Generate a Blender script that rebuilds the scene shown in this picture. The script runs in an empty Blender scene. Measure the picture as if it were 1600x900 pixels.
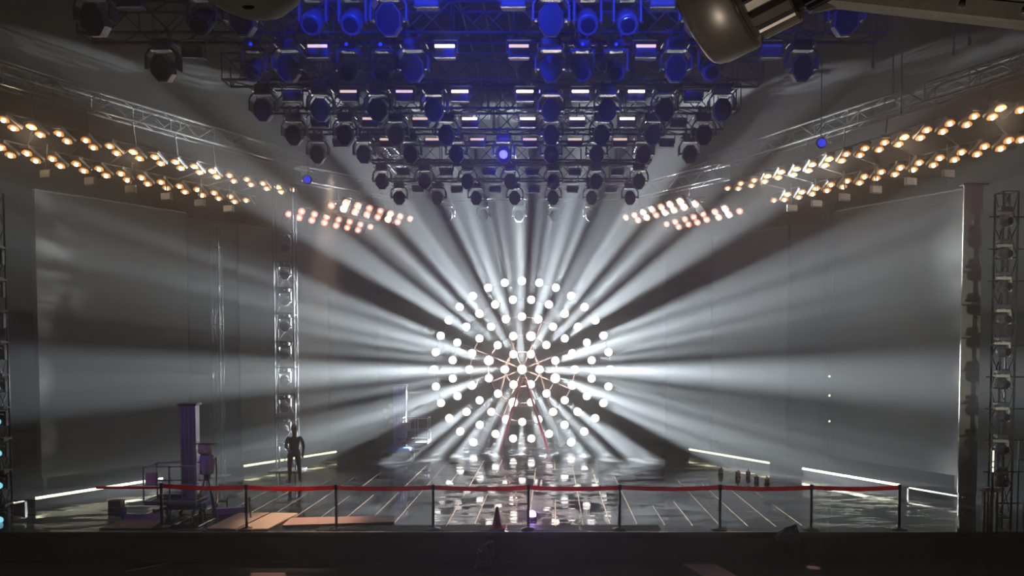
import bpy, math, random
from mathutils import Vector, Matrix
random.seed(7)
S = bpy.context.scene
COL = S.collection
R = math.radians
# ------------------------------------------------------------------ camera
F = 1155.0
TH = R(2.2)
CAM = Vector((1.127, 0.0, 4.07))
PPX = 861.5
PPY = 538 + F * math.tan(TH)
cd = bpy.data.cameras.new('camera')
cam = bpy.data.objects.new('camera', cd)
COL.objects.link(cam)
S.camera = cam
cd.sensor_width = 36
cd.lens = F / 1600 * 36
cd.clip_start = 0.05
cd.clip_end = 200
cam.location = CAM
cam.rotation_euler = (R(90) - TH, 0, 0)
cd.shift_x = -(PPX - 800) / 1600
cd.shift_y = (PPY - 450) / 1600
S.view_settings.view_transform = 'Standard'
S.view_settings.look = 'None'
S.view_settings.gamma = 1
S.view_settings.use_curve_mapping = False
S.view_settings.exposure = 0.0
S.cycles.max_bounces = 4
S.cycles.diffuse_bounces = 2
S.cycles.glossy_bounces = 3
S.cycles.transmission_bounces = 3
S.cycles.volume_bounces = 0
S.cycles.sample_clamp_indirect = 20
S.cycles.use_denoising = True
# ------------------------------------------------------------------ world: black hall filled with thin haze
HAZE = 0.045
w = bpy.data.worlds.new('world')
S.world = w
w.use_nodes = True
wn = w.node_tree
wn.nodes['Background'].inputs[0].default_value = (0.0, 0.0, 0.0, 1)
vs = wn.nodes.new('ShaderNodeVolumeScatter')
vs.inputs['Density'].default_value = HAZE
vs.inputs['Anisotropy'].default_value = 0.6
vs.inputs['Color'].default_value = (0.6, 0.625, 0.65, 1)
wn.links.new(vs.outputs[0], wn.nodes['World Output'].inputs['Volume'])
# ------------------------------------------------------------------ light settings
BEAM_W = 70000
BEAM_TILT = 44
SPILL_W = 2300
BLUE_W = 10000
BLINDER_W = 24


def make_light(name, kind, energy, color, loc, to=None, size=None, blend=0.5, soft=0.1, parent=None):
    l = bpy.data.lights.new(name, kind)
    l.energy = energy
    l.color = color
    l.shadow_soft_size = soft
    if kind == 'SPOT':
        l.spot_size = R(size)
        l.spot_blend = blend
    o = bpy.data.objects.new(name, l)
    COL.objects.link(o)
    o.location = loc
    if to is not None:
        o.rotation_euler = (Vector(to) - Vector(loc)).to_track_quat('-Z', 'Y').to_euler()
    if parent:
        o.parent = parent
    return o


# blue wash on the overhead rig, from unseen spots added above the frame
make_light('added_blue_wash', 'SPOT', BLUE_W, (0.02, 0.05, 1.0), (0.3, 4.2, 8.6), (0.3, 13, 9.3), 62, 0.6, 0.15)
make_light('added_blue_wash', 'SPOT', BLUE_W * 0.25, (0.05, 0.08, 1.0), (2.5, 4.2, 8.6), (4.5, 13, 9.6), 60, 0.8, 0.15)
# unseen fill spots added to light the fixtures near the camera
make_light('near_fill', 'SPOT', 22, (1.0, 0.90, 0.76), (1.35, 1.45, 3.1), (1.85, 2.3, 5.0), 44, 0.6, 0.1)
make_light('near_fill', 'SPOT', 9, (1.0, 0.93, 0.78), (0.25, 1.6, 3.2), (0.15, 2.4, 5.1), 26, 0.6, 0.1)
# work lamp under the left truss, on the boards at the stage edge
make_light('work_lamp', 'SPOT', 7000, (1.0, 0.70, 0.50), (-5.2, 21.5, 9.0), (-4.6, 17.0, 0.0), 19, 0.9, 0.1)
# blue violet lamp at stage left on the aerial lift
make_light('violet_lamp', 'SPOT', 420, (0.42, 0.3, 1.0), (-9.0, 12.5, 5.0), (-7.8, 18, 1.0), 34, 0.8, 0.1)
# unseen fill spot added to bring out the right tower
make_light('side_fill', 'SPOT', 4500, (0.95, 1.0, 0.85), (9.5, 5.0, 2.5), (11.9, 17.0, 4.2), 30, 0.9, 0.15)
# small warm lamp on the lower fascia
make_light('warm_lamp', 'SPOT', 1500, (1.0, 0.5, 0.38), (6.7, 15.2, 1.6), (6.68, 15.5, -0.66), 9, 0.9, 0.02)


def ray(px, py):
    a = (px - PPX) / F
    b = -(py - PPY) / F
    f = Vector((0, math.cos(TH), -math.sin(TH)))
    u = Vector((0, math.sin(TH), math.cos(TH)))
    return f + Vector((a, 0, 0)) + u * b


def P(px, py, Y):
    d = ray(px, py)
    return CAM + d * (Y / d.y)


def Pz(px, py, z):
    d = ray(px, py)
    return CAM + d * ((z - CAM.z) / d.z)


# ------------------------------------------------------------------ materials
def mat(name, col, rough=0.5, metal=0.0, emit=None, strength=0.0, spec=0.5, noise=0.0, nscale=8.0, bump=0.0):
    m = bpy.data.materials.new(name)
    m.use_nodes = True
    nt = m.node_tree
    b = nt.nodes['Principled BSDF']
    b.inputs['Base Color'].default_value = (*col, 1)
    b.inputs['Roughness'].default_value = rough
    b.inputs['Metallic'].default_value = metal
    b.inputs['Specular IOR Level'].default_value = spec
    if emit:
        b.inputs['Emission Color'].default_value = (*emit, 1)
        b.inputs['Emission Strength'].default_value = strength
        m.cycles.emission_sampling = 'NONE'
    if noise or bump:
        tc = nt.nodes.new('ShaderNodeTexCoord')
        n = nt.nodes.new('ShaderNodeTexNoise')
        n.inputs['Scale'].default_value = nscale
        n.inputs['Detail'].default_value = 5
        nt.links.new(tc.outputs['Object'], n.inputs['Vector'])
        if noise:
            r = nt.nodes.new('ShaderNodeMapRange')
            r.inputs['To Min'].default_value = 1 - noise
            r.inputs['To Max'].default_value = 1 + noise
            nt.links.new(n.outputs['Fac'], r.inputs['Value'])
            mx = nt.nodes.new('ShaderNodeVectorMath')
            mx.operation = 'SCALE'
            mx.inputs[0].default_value = col
            nt.links.new(r.outputs[0], mx.inputs['Scale'])
            nt.links.new(mx.outputs[0], b.inputs['Base Color'])
        if bump:
            bp = nt.nodes.new('ShaderNodeBump')
            bp.inputs['Strength'].default_value = bump
            nt.links.new(n.outputs['Fac'], bp.inputs['Height'])
            nt.links.new(bp.outputs[0], b.inputs['Normal'])
    return m


M = {}
M['black'] = mat('black_paint', (0.018, 0.018, 0.02), 0.42, noise=0.15)
M['blackgloss'] = mat('black_enamel', (0.02, 0.02, 0.022), 0.2, spec=0.6, noise=0.1)
M['housing'] = mat('fixture_housing', (0.10, 0.10, 0.11), 0.35, noise=0.15)
M['face'] = mat('fixture_glass', (0.02, 0.022, 0.03), 0.12, spec=0.8, noise=0.05)
M['steel'] = mat('truss_steel', (0.14, 0.14, 0.145), 0.35, 0.8, noise=0.1)
M['darksteel'] = mat('black_truss_steel', (0.055, 0.055, 0.06), 0.7, 0.0, spec=0.2, noise=0.1)
M['bright'] = mat('polished_edge', (0.75, 0.72, 0.68), 0.16, 1.0, noise=0.05)
M['hall'] = mat('hall_black', (0.0035, 0.0035, 0.004), 0.9, spec=0.1, noise=0.2, nscale=2)
M['fascia'] = mat('fascia_black', (0.012, 0.012, 0.014), 0.7, spec=0.15, noise=0.2, nscale=3)
M['lens'] = mat('beam_lens', (1, 1, 1), 0.3, emit=(1, 0.97, 0.94), strength=7.5)
M['bulb'] = mat('blinder_bulb', (1, 1, 1), 0.3, emit=(1.0, 0.86, 0.62), strength=15)
M['dish'] = mat('blinder_halo_dish', (0.8, 0.6, 0.3), 0.3, 0.6, emit=(1.0, 0.36, 0.075), strength=1.0)  # halo around the bulb put into the dish's own glow
M['bulb_rose'] = mat('upstage_blinder_bulb', (1, 1, 1), 0.3, emit=(1.0, 0.80, 0.68), strength=17)
M['dish_rose'] = mat('upstage_halo_dish', (0.8, 0.5, 0.4), 0.3, 0.6, emit=(1.0, 0.30, 0.16), strength=1.4)  # painted halo again, rosier for the upstage rows
M['tube'] = mat('painted_glint_bar', (1, 1, 1), 0.3, emit=(1.0, 0.85, 0.72), strength=6.0)  # wheel's reflection put into the bar's glow, weaker in the dim copy
M['glint_dim'] = mat('dim_painted_glint', (1, 1, 1), 0.3, emit=(1.0, 0.72, 0.6), strength=1.2)
M['glint_off'] = mat('plain_strobe_bar', (0.35, 0.35, 0.36), 0.3, noise=0.05)
M['blueled'] = mat('blue_led', (0.1, 0.1, 1), 0.3, emit=(0.02, 0.05, 1.0), strength=1.1)
M['bluelens'] = mat('blue_lens', (0.2, 0.2, 1), 0.3, emit=(0.12, 0.12, 1.0), strength=3.5)
M['violetlens'] = mat('violet_lens', (0.6, 0.4, 1), 0.3, emit=(0.6, 0.3, 1.0), strength=14)
M['cyan'] = mat('cyan_lens', (0.5, 0.9, 1), 0.3, emit=(0.3, 0.85, 1.0), strength=1.5)
M['led'] = mat('warm_led_strip', (1, 1, 0.8), 0.4, emit=(1.0, 0.97, 0.62), strength=2.5)
M['led_dim'] = mat('dim_led_strip', (1, 1, 0.8), 0.4, emit=(1.0, 0.92, 0.7), strength=0.35)
M['white'] = mat('pale_yoke_paint', (0.50, 0.52, 0.46), 0.5, noise=0.05)
M['screen'] = mat('led_screen_face', (0.085, 0.082, 0.08), 0.55, spec=0.2, noise=0.1, nscale=1.2)
M['screen_dark'] = mat('dark_screen_face', (0.03, 0.03, 0.035), 0.6, spec=0.2, noise=0.1, nscale=1.2)
M['pale'] = mat('pale_fascia_cloth', (0.24, 0.225, 0.20), 0.8, noise=0.06, nscale=3)
M['red'] = mat('red_ladder_paint', (0.8, 0.10, 0.12), 0.4, noise=0.1)
M['cone'] = mat('cone_plastic', (0.8, 0.04, 0.03), 0.5, noise=0.08)
M['wood'] = mat('pale_plywood', (0.78, 0.60, 0.46), 0.6, noise=0.12, nscale=6)
M['pinkwood'] = mat('rosy_board', (0.62, 0.40, 0.34), 0.6, noise=0.12, nscale=6)
M['tan'] = mat('tan_card', (0.42, 0.30, 0.2), 0.7, noise=0.1)
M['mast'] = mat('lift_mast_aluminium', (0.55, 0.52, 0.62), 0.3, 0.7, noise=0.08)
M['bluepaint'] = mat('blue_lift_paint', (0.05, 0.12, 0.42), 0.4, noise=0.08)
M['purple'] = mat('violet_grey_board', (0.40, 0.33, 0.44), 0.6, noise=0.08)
M['cloth'] = mat('black_plastic_sheet', (0.02, 0.02, 0.024), 0.28, spec=0.6, noise=0.1, bump=0.6, nscale=14)
M['greydome'] = mat('ivory_plastic', (0.34, 0.32, 0.26), 0.6, noise=0.12, nscale=20)
M['gunmetal'] = mat('gunmetal_casting', (0.50, 0.44, 0.39), 0.38, 0.55, noise=0.2, nscale=30, bump=0.05)
M['beamgrey'] = mat('grey_beam_paint', (0.62, 0.58, 0.48), 0.55, noise=0.2, nscale=18)
M['grate'] = mat('grate_metal', (0.10, 0.085, 0.075), 0.4, 0.6, noise=0.1)
M['skin'] = mat('skin', (0.45, 0.28, 0.2), 0.6, noise=0.05)
M['wear'] = mat('dark_clothing', (0.015, 0.015, 0.02), 0.8, noise=0.15)
M['hair'] = mat('dark_hair', (0.012, 0.01, 0.01), 0.6, noise=0.15)
M['seam'] = mat('brass_floor_seam', (0.95, 0.74, 0.52), 0.2, 1.0, noise=0.05)
M['tape'] = mat('pale_floor_strip', (0.85, 0.78, 0.66), 0.35, 0.2, noise=0.1)


def floor_material():
    m = mat('black_gloss_stage_floor', (0.016, 0.015, 0.015), 0.03, spec=0.9)
    nt = m.node_tree
    b = nt.nodes['Principled BSDF']
    tc = nt.nodes.new('ShaderNodeTexCoord')
    mp = nt.nodes.new('ShaderNodeMapping')
    mp.inputs['Scale'].default_value = (0.9, 2.6, 1)
    n = nt.nodes.new('ShaderNodeTexNoise')
    n.inputs['Scale'].default_value = 3.0
    n.inputs['Detail'].default_value = 2.0
    nt.links.new(tc.outputs['Object'], mp.inputs[0])
    nt.links.new(mp.outputs[0], n.inputs['Vector'])
    bp = nt.nodes.new('ShaderNodeBump')
    bp.inputs['Strength'].default_value = 0.085
    bp.inputs['Distance'].default_value = 0.02
    nt.links.new(n.outputs['Fac'], bp.inputs['Height'])
    nt.links.new(bp.outputs[0], b.inputs['Normal'])
    # worn patches: coarse crosswise ripple on top of the gloss
    mp2 = nt.nodes.new('ShaderNodeMapping')
    mp2.inputs['Scale'].default_value = (2.5, 9.0, 1)
    nt.links.new(tc.outputs['Object'], mp2.inputs[0])
    n3 = nt.nodes.new('ShaderNodeTexNoise')
    n3.inputs['Scale'].default_value = 2.4
    n3.inputs['Detail'].default_value = 3
    nt.links.new(mp2.outputs[0], n3.inputs['Vector'])
    n4 = nt.nodes.new('ShaderNodeTexNoise')
    n4.inputs['Scale'].default_value = 0.9
    n4.inputs['Detail'].default_value = 5
    nt.links.new(mp.outputs[0], n4.inputs['Vector'])
    r4 = nt.nodes.new('ShaderNodeMapRange')
    r4.inputs['From Min'].default_value = 0.50
    r4.inputs['From Max'].default_value = 0.58
    nt.links.new(n4.outputs['Fac'], r4.inputs['Value'])
    mu = nt.nodes.new('ShaderNodeMath')
    mu.operation = 'MULTIPLY'
    nt.links.new(n3.outputs['Fac'], mu.inputs[0])
    nt.links.new(r4.outputs[0], mu.inputs[1])
    bp2 = nt.nodes.new('ShaderNodeBump')
    bp2.inputs['Strength'].default_value = 0.5
    bp2.inputs['Distance'].default_value = 0.02
    nt.links.new(mu.outputs[0], bp2.inputs['Height'])
    nt.links.new(bp.outputs[0], bp2.inputs['Normal'])
    nt.links.new(bp2.outputs[0], b.inputs['Normal'])
    # scuffed patches, rougher and paler
    n2 = nt.nodes.new('ShaderNodeTexNoise')
    n2.inputs['Scale'].default_value = 0.7
    n2.inputs['Detail'].default_value = 6
    nt.links.new(mp.outputs[0], n2.inputs['Vector'])
    rp = nt.nodes.new('ShaderNodeMapRange')
    rp.inputs['From Min'].default_value = 0.56
    rp.inputs['From Max'].default_value = 0.68
    rp.inputs['To Min'].default_value = 0.025
    rp.inputs['To Max'].default_value = 0.3
    nt.links.new(n2.outputs['Fac'], rp.inputs['Value'])
    nt.links.new(rp.outputs[0], b.inputs['Roughness'])
    return m


M['floor'] = floor_material()


def screen_material(name, col):
    m = mat(name, col, 0.6, spec=0.15)
    nt = m.node_tree
    b = nt.nodes['Principled BSDF']
    tc = nt.nodes.new('ShaderNodeTexCoord')
    bk = nt.nodes.new('ShaderNodeTexBrick')
    bk.offset = 0
    bk.inputs['Scale'].default_value = 1
    bk.inputs['Brick Width'].default_value = 0.5
    bk.inputs['Row Height'].default_value = 0.5
    bk.inputs['Mortar Size'].default_value = 0.006
    bk.inputs['Color1'].default_value = (*col, 1)
    bk.inputs['Color2'].default_value = (col[0] * 0.93, col[1] * 0.93, col[2] * 0.93, 1)
    bk.inputs['Mortar'].default_value = (col[0] * 0.7, col[1] * 0.7, col[2] * 0.7, 1)
    sp = nt.nodes.new('ShaderNodeSeparateXYZ')
    cb = nt.nodes.new('ShaderNodeCombineXYZ')
    nt.links.new(tc.outputs['Object'], sp.inputs[0])
    nt.links.new(sp.outputs['X'], cb.inputs['X'])
    nt.links.new(sp.outputs['Z'], cb.inputs['Y'])
    nt.links.new(cb.outputs[0], bk.inputs['Vector'])
    nt.links.new(bk.outputs['Color'], b.inputs['Base Color'])
    return m


M['screen'] = screen_material('led_screen_face', (0.045, 0.042, 0.04))
M['screen_dark'] = screen_material('dark_screen_face', (0.014, 0.014, 0.018))


def belt_material():
    m = bpy.data.materials.new('red_belt_webbing')
    m.use_nodes = True
    nt = m.node_tree
    b = nt.nodes['Principled BSDF']
    b.inputs['Base Color'].default_value = (0.85, 0.01, 0.03, 1)
    b.inputs['Roughness'].default_value = 0.6
    t = nt.nodes.new('ShaderNodeBsdfTranslucent')
    t.inputs['Color'].default_value = (1.0, 0.03, 0.08, 1)
    mx = nt.nodes.new('ShaderNodeMixShader')
    mx.inputs[0].default_value = 0.65
    nt.links.new(b.outputs[0], mx.inputs[1])
    nt.links.new(t.outputs[0], mx.inputs[2])
    nt.links.new(mx.outputs[0], nt.nodes['Material Output'].inputs['Surface'])
    return m


M['belt'] = belt_material()


# ------------------------------------------------------------------ mesh builder
class MB:
    def __init__(s):
        s.v = []
        s.f = []

    def add(s, vs_, fs):
        n = len(s.v)
        s.v += [tuple(p) for p in vs_]
        s.f += [tuple(i + n for i in f) for f in fs]
        return s

    def box(s, lo, hi, mtx=None, ch=0.0):
        x0, y0, z0 = lo
        x1, y1, z1 = hi
        if ch > 0:   # chamfered box: three shrunken slabs' corners joined (24 vertices)
            ch = min(ch, (x1 - x0) / 2.01, (y1 - y0) / 2.01, (z1 - z0) / 2.01)
            c = Vector(((x0 + x1) / 2, (y0 + y1) / 2, (z0 + z1) / 2))
            h = Vector(((x1 - x0) / 2, (y1 - y0) / 2, (z1 - z0) / 2))
            vs_, idx = [], {}
            for sx in (-1, 1):
                for sy in (-1, 1):
                    for sz in (-1, 1):
                        for ax in range(3):
                            e = [h[k] - (0 if k == ax else ch) for k in range(3)]
                            idx[(sx, sy, sz, ax)] = len(vs_)
                            vs_.append(c + Vector((sx * e[0], sy * e[1], sz * e[2])))
            fs = []
            for ax in range(3):
                for sg in (-1, 1):
                    o = [k for k in range(3) if k != ax]
                    q = []
                    for a_, b_ in ((-1, -1), (1, -1), (1, 1), (-1, 1)):
                        k = [0, 0, 0]
                        k[ax] = sg
                        k[o[0]] = a_
                        k[o[1]] = b_
                        q.append(idx[(k[0], k[1], k[2], ax)])
                    fs.append(q)
            for ax in range(3):   # edges along ax
                o = [k for k in range(3) if k != ax]
                for a_ in (-1, 1):
                    for b_ in (-1, 1):
                        q = []
                        for t, axx in ((-1, o[0]), (1, o[0]), (1, o[1]), (-1, o[1])):
                            k = [0, 0, 0]
                            k[ax] = t
                            k[o[0]] = a_
                            k[o[1]] = b_
                            q.append(idx[(k[0], k[1], k[2], axx)])
                        fs.append(q)
            for sx in (-1, 1):
                for sy in (-1, 1):
                    for sz in (-1, 1):
                        fs.append([idx[(sx, sy, sz, a_)] for a_ in range(3)])
        else:
            vs_ = [Vector((x, y, z)) for x in (x0, x1) for y in (y0, y1) for z in (z0, z1)]
            fs = [(0, 1, 3, 2), (4, 6, 7, 5), (0, 4, 5, 1), (2, 3, 7, 6), (0, 2, 6, 4), (1, 5, 7, 3)]
        if mtx is not None:
            vs_ = [mtx @ p for p in vs_]
        return s.add(vs_, fs)

    def tube(s, a, b, r, n=8, r2=None, cap=True):
        a = Vector(a)
        b = Vector(b)
        d = (b - a)
        if d.length < 1e-6:
            return s
        q = d.to_track_quat('Z', 'Y')
        r2 = r if r2 is None else r2
        vs_ = []
        for k in range(n):
            t = 2 * math.pi * (k + 0.5) / n
            vs_.append(a + q @ Vector((r * math.cos(t), r * math.sin(t), 0)))
        for k in range(n):
            t = 2 * math.pi * (k + 0.5) / n
            vs_.append(b + q @ Vector((r2 * math.cos(t), r2 * math.sin(t), 0)))
        fs = [(k, (k + 1) % n, n + (k + 1) % n, n + k) for k in range(n)]
        if cap:
            fs += [tuple(range(n - 1, -1, -1)), tuple(range(n, 2 * n))]
        return s.add(vs_, fs)

    def lathe(s, prof, a=(0, 0, 0), d=(0, 0, 1), n=24, sx=1.0, sy=1.0, rot=0.0):
        a = Vector(a)
        q = Vector(d).to_track_quat('Z', 'Y')
        vs_, fs = [], []
        for r, h in prof:
            for k in range(n):
                t = 2 * math.pi * (k + 0.5) / n + rot
                vs_.append(a + q @ Vector((r * sx * math.cos(t), r * sy * math.sin(t), h)))
        for i in range(len(prof) - 1):
            for k in range(n):
                k2 = (k + 1) % n
                fs.append((i * n + k, i * n + k2, (i + 1) * n + k2, (i + 1) * n + k))
        fs.append(tuple(range(n - 1, -1, -1)))
        m_ = len(prof) - 1
        fs.append(tuple(m_ * n + k for k in range(n)))
        return s.add(vs_, fs)

    def path(s, pts, r, n=8):
        for a, b in zip(pts[:-1], pts[1:]):
            s.tube(a, b, r, n)
        return s

    def prism(s, poly, z0, z1):
        n = len(poly)
        vs_ = [Vector((x, y, z0)) for x, y in poly] + [Vector((x, y, z1)) for x, y in poly]
        fs = [tuple(range(n - 1, -1, -1)), tuple(range(n, 2 * n))]
        fs += [(k, (k + 1) % n, n + (k + 1) % n, n + k) for k in range(n)]
        return s.add(vs_, fs)

    def build(s, name, m, parent=None, loc=(0, 0, 0), smooth=False):
        me = bpy.data.meshes.new(name)
        me.from_pydata(s.v, [], s.f)
        me.validate()
        me.materials.append(M[m] if isinstance(m, str) else m)
        bmsh = __import__('bmesh').new()
        bmsh.from_mesh(me)
        __import__('bmesh').ops.recalc_face_normals(bmsh, faces=bmsh.faces)
        bmsh.to_mesh(me)
        bmsh.free()
        if smooth:
            for p in me.polygons:
                p.use_smooth = len(p.vertices) <= 4
        o = bpy.data.objects.new(name, me)
        COL.objects.link(o)
        o.location = loc
        if parent:
            o.parent = parent
        return o


def tag(o, label, cat, group=None):
    o['label'] = label
    o['category'] = cat
    if group:
        o['group'] = group
    return o


def thing(name, label, cat, loc=(0, 0, 0), rz=0.0, group=None):
    o = bpy.data.objects.new(name, None)
    o.empty_display_size = 0.1
    COL.objects.link(o)
    o.location = loc
    o.rotation_euler = (0, 0, rz)
    return tag(o, label, cat, group)


def struct(name, mb, m):
    o = mb.build(name, m)
    o['kind'] = 'structure'
    return o


def dup(root, loc, rz=0.0, label=None, group=None, rot=None):
    r = root.copy()
    COL.objects.link(r)
    r.location = loc
    r.rotation_euler = rot if rot is not None else (0, 0, rz)
    if label:
        r['label'] = label
    if group:
        r['group'] = group
    for ch in [q for q in root.children if q.type != 'LIGHT']:
        c = ch.copy()
        COL.objects.link(c)
        c.parent = r
        for g in list(ch.children):
            d = g.copy()
            COL.objects.link(d)
            d.parent = c
    return r


def swap(root, part, m, deep=False):
    """another material for the named part of one copy"""
    for ch in list(root.children) + [g for c in root.children for g in c.children]:
        if ch.name.split('.')[0] == part:
            ch.data = ch.data.copy()
            ch.data.materials[0] = M[m]


ORD = ['first', 'second', 'third', 'fourth', 'fifth', 'sixth', 'seventh', 'eighth', 'ninth', 'tenth', 'eleventh', 'twelfth',
       'thirteenth', 'fourteenth', 'fifteenth', 'sixteenth', 'seventeenth', 'eighteenth', 'nineteenth', 'twentieth',
       'twenty-first', 'twenty-second', 'twenty-third', 'twenty-fourth', 'twenty-fifth', 'twenty-sixth', 'twenty-seventh',
       'twenty-eighth', 'twenty-ninth', 'thirtieth', 'thirty-first', 'thirty-second']


def truss(mb, a, b, w_, h_, r=0.025, bay=0.6, rd=0.013, vertical=False):
    """four-chord box truss from a to b; w_ sideways, h_ up (for a vertical one, along Y)"""
    a = Vector(a)
    b = Vector(b)
    d = (b - a).normalized()
    up = Vector((0, 1, 0)) if vertical else Vector((0, 0, 1))
    sd = d.cross(up).normalized()
    up = sd.cross(d).normalized()
    cs = [sd * (w_ / 2 * i) + up * (h_ / 2 * j) for i, j in ((-1, -1), (1, -1), (1, 1), (-1, 1))]
    for c in cs:
        mb.tube(a + c, b + c, r, 6)
    L = (b - a).length
    n = max(1, int(round(L / bay)))
    for k in range(n + 1):
        p = a + d * (L * k / n)
        for q in range(4):
            if k in (0, n) or k % 2 == 0:
                mb.tube(p + cs[q], p + cs[(q + 1) % 4], rd, 4)
        if k < n:
            p2 = a + d * (L * (k + 1) / n)
            for q in range(4):
                c0, c1 = (cs[q], cs[(q + 1) % 4]) if k % 2 else (cs[(q + 1) % 4], cs[q])
                mb.tube(p + c0, p2 + c1, rd, 4)
    return mb


# ================================================================== SETTING
SY = 15.9                       # front edge of the stage
struct('floor', MB().box((-17, SY, -0.12), (17, 33.0, 0.0)), 'floor')
struct('floor_hall', MB().box((-19, -4, -2.2), (19, SY - 3.2, -2.0)), 'fascia')
struct('floor_lower_deck', MB().box((-19, SY - 3.2, -2.0), (19, SY, -0.66)), 'fascia')
struct('wall_fascia', MB().box((-17, SY + 0.02, -0.66), (17, SY + 0.3, -0.12)), 'fascia')
struct('wall_back', MB().box((-19, 33.0, -2.2), (19, 33.3, 11.4)), 'hall')
struct('wall_left', MB().box((-19.3, -4, -2.2), (-19, 33.3, 11.4)), 'hall')
struct('wall_right', MB().box((19, -4, -2.2), (19.3, 33.3, 11.4)), 'hall')
struct('ceiling', MB().box((-19.3, -4, 11.4), (19.3, 33.3, 11.7)), 'hall')
# pale metal nosing along the stage front, slit line of the lower deck
struct('trim_1', MB().box((-10.9, SY - 0.03, -0.05), (9.3, SY + 0.0, -0.012)).tube((-10.9, SY - 0.012, -0.008), (9.3, SY - 0.012, -0.008), 0.018, 10), 'bright')
struct('trim_2', MB().box((-13, SY - 0.012, -0.66), (15, SY + 0.018, -0.645)), 'darksteel')
# strips between the floor panels, running upstage
mb = MB()
xs = [(k * 0.615 + 0.0) for k in range(-14, 12)]
for i, x0 in enumerate(xs):
    y0 = 16.35 + 0.25 * random.random()
    y1 = 27.5 - abs(x0) * 0.85 - 1.5 * random.random()
    if abs(x0) < 0.4:
        continue
    y = y0
    while y < y1:
        L = random.uniform(2.0, 4.4)
        e = min(y + L, y1)
        if random.random() < 0.86:
            mb.tube((x0, y, -0.009), (x0, e, -0.009), 0.02, 12)
        y = e + random.uniform(0.1, 0.8)
o = struct('trim_3', mb, 'seam')

# ================================================================== LAMP WHEEL
WY = 28.3
WC = P(816, 577, WY)
rings = [(0, 1, 0, 'centre'), (27.2, 6, 30, 'innermost'), (53.5, 12, 15, 'second'), (82, 20, 0, 'third'), (109, 24, 7.5, 'fourth'),
         (137, 32, 0, 'outermost')]
wheel = thing('light_rig', 'big upright wheel frame of dark tube rings carrying the lit white lamps', 'light rig', (WC.x, WY, 0))
for rr, n, off, nm in rings[1:]:
    r_ = rr * WY / F
    mb = MB()
    N = 96
    pts = []
    for k in range(N + 1):
        a = 2 * math.pi * k / N
        p = Vector((r_ * math.sin(a), 0.16, WC.z + r_ * math.cos(a)))
        pts.append(p)
    for a, b in zip(pts[:-1], pts[1:]):
        if min(a.z, b.z) > 0.06:
            mb.tube(a, b, 0.028, 6)
    mb.build('ring', 'darksteel', wheel)
for k in range(8):
    a = R(22.5 + 45 * k)
    r_ = 137 * WY / F
    d = Vector((math.sin(a), 0, math.cos(a)))
    L = r_
    if WC.z + d.z * L < 0.03:
        L = (WC.z - 0.03) / -d.z
    MB().tube(Vector((0, 0.2, WC.z)), Vector((0, 0.2, WC.z)) + d * L, 0.03, 6).build('spoke', 'darksteel', wheel)
MB().lathe([(0.12, 0), (0.16, 0.04), (0.16, 0.2), (0.1, 0.24)], (0, 0.10, WC.z), (0, 1, 0), 16).build('hub', 'darksteel', wheel)
for sgn in (-1, 1):
    MB().tube((sgn * 1.5, 1.4, 0), (sgn * 0.35, 0.26, WC.z + 1.0), 0.04, 8).build('leg', 'darksteel', wheel)
MB().box((-2.3, 0.1, 0), (2.3, 1.5, 0.09), ch=0.02).build('base', 'darksteel', wheel)

lamp0 = None
lens_me = None
beam_l = bpy.data.lights.new('beam', 'SPOT')
beam_l.energy = BEAM_W
beam_l.color = (0.84, 0.94, 1.0)
beam_l.spot_size = R(7.0)
beam_l.spot_blend = 0.55
beam_l.shadow_soft_size = 0.13
beam_in = beam_l.copy()
beam_in.spot_size = R(9.5)
beam_in.energy = BEAM_W * 1.5
spill_l = bpy.data.lights.new('spill', 'SPOT')
spill_l.energy = SPILL_W
spill_l.color = (1.0, 0.74, 0.6)
spill_l.spot_size = R(165)
spill_l.spot_blend = 1.0
spill_l.shadow_soft_size = 0.14
body = MB().lathe([(0.06, 0.0), (0.10, 0.02), (0.13, 0.09), (0.155, 0.12), (0.18, 0.17), (0.18, 0.275), (0.165, 0.28), (0.154, 0.262)],
                  (0, 0.14, 0), (0, -1, 0), 20)
lens = MB().lathe([(0.146, 0.0), (0.146, 0.012), (0.12, 0.026), (0.0, 0.032)], (0, 0.14 - 0.258, 0), (0, -1, 0), 28)
clamp = MB().box((-0.03, 0.10, -0.05), (0.03, 0.17, 0.05), ch=0.01).tube((-0.05, 0.16, 0), (0.05, 0.16, 0), 0.034, 8)
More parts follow.
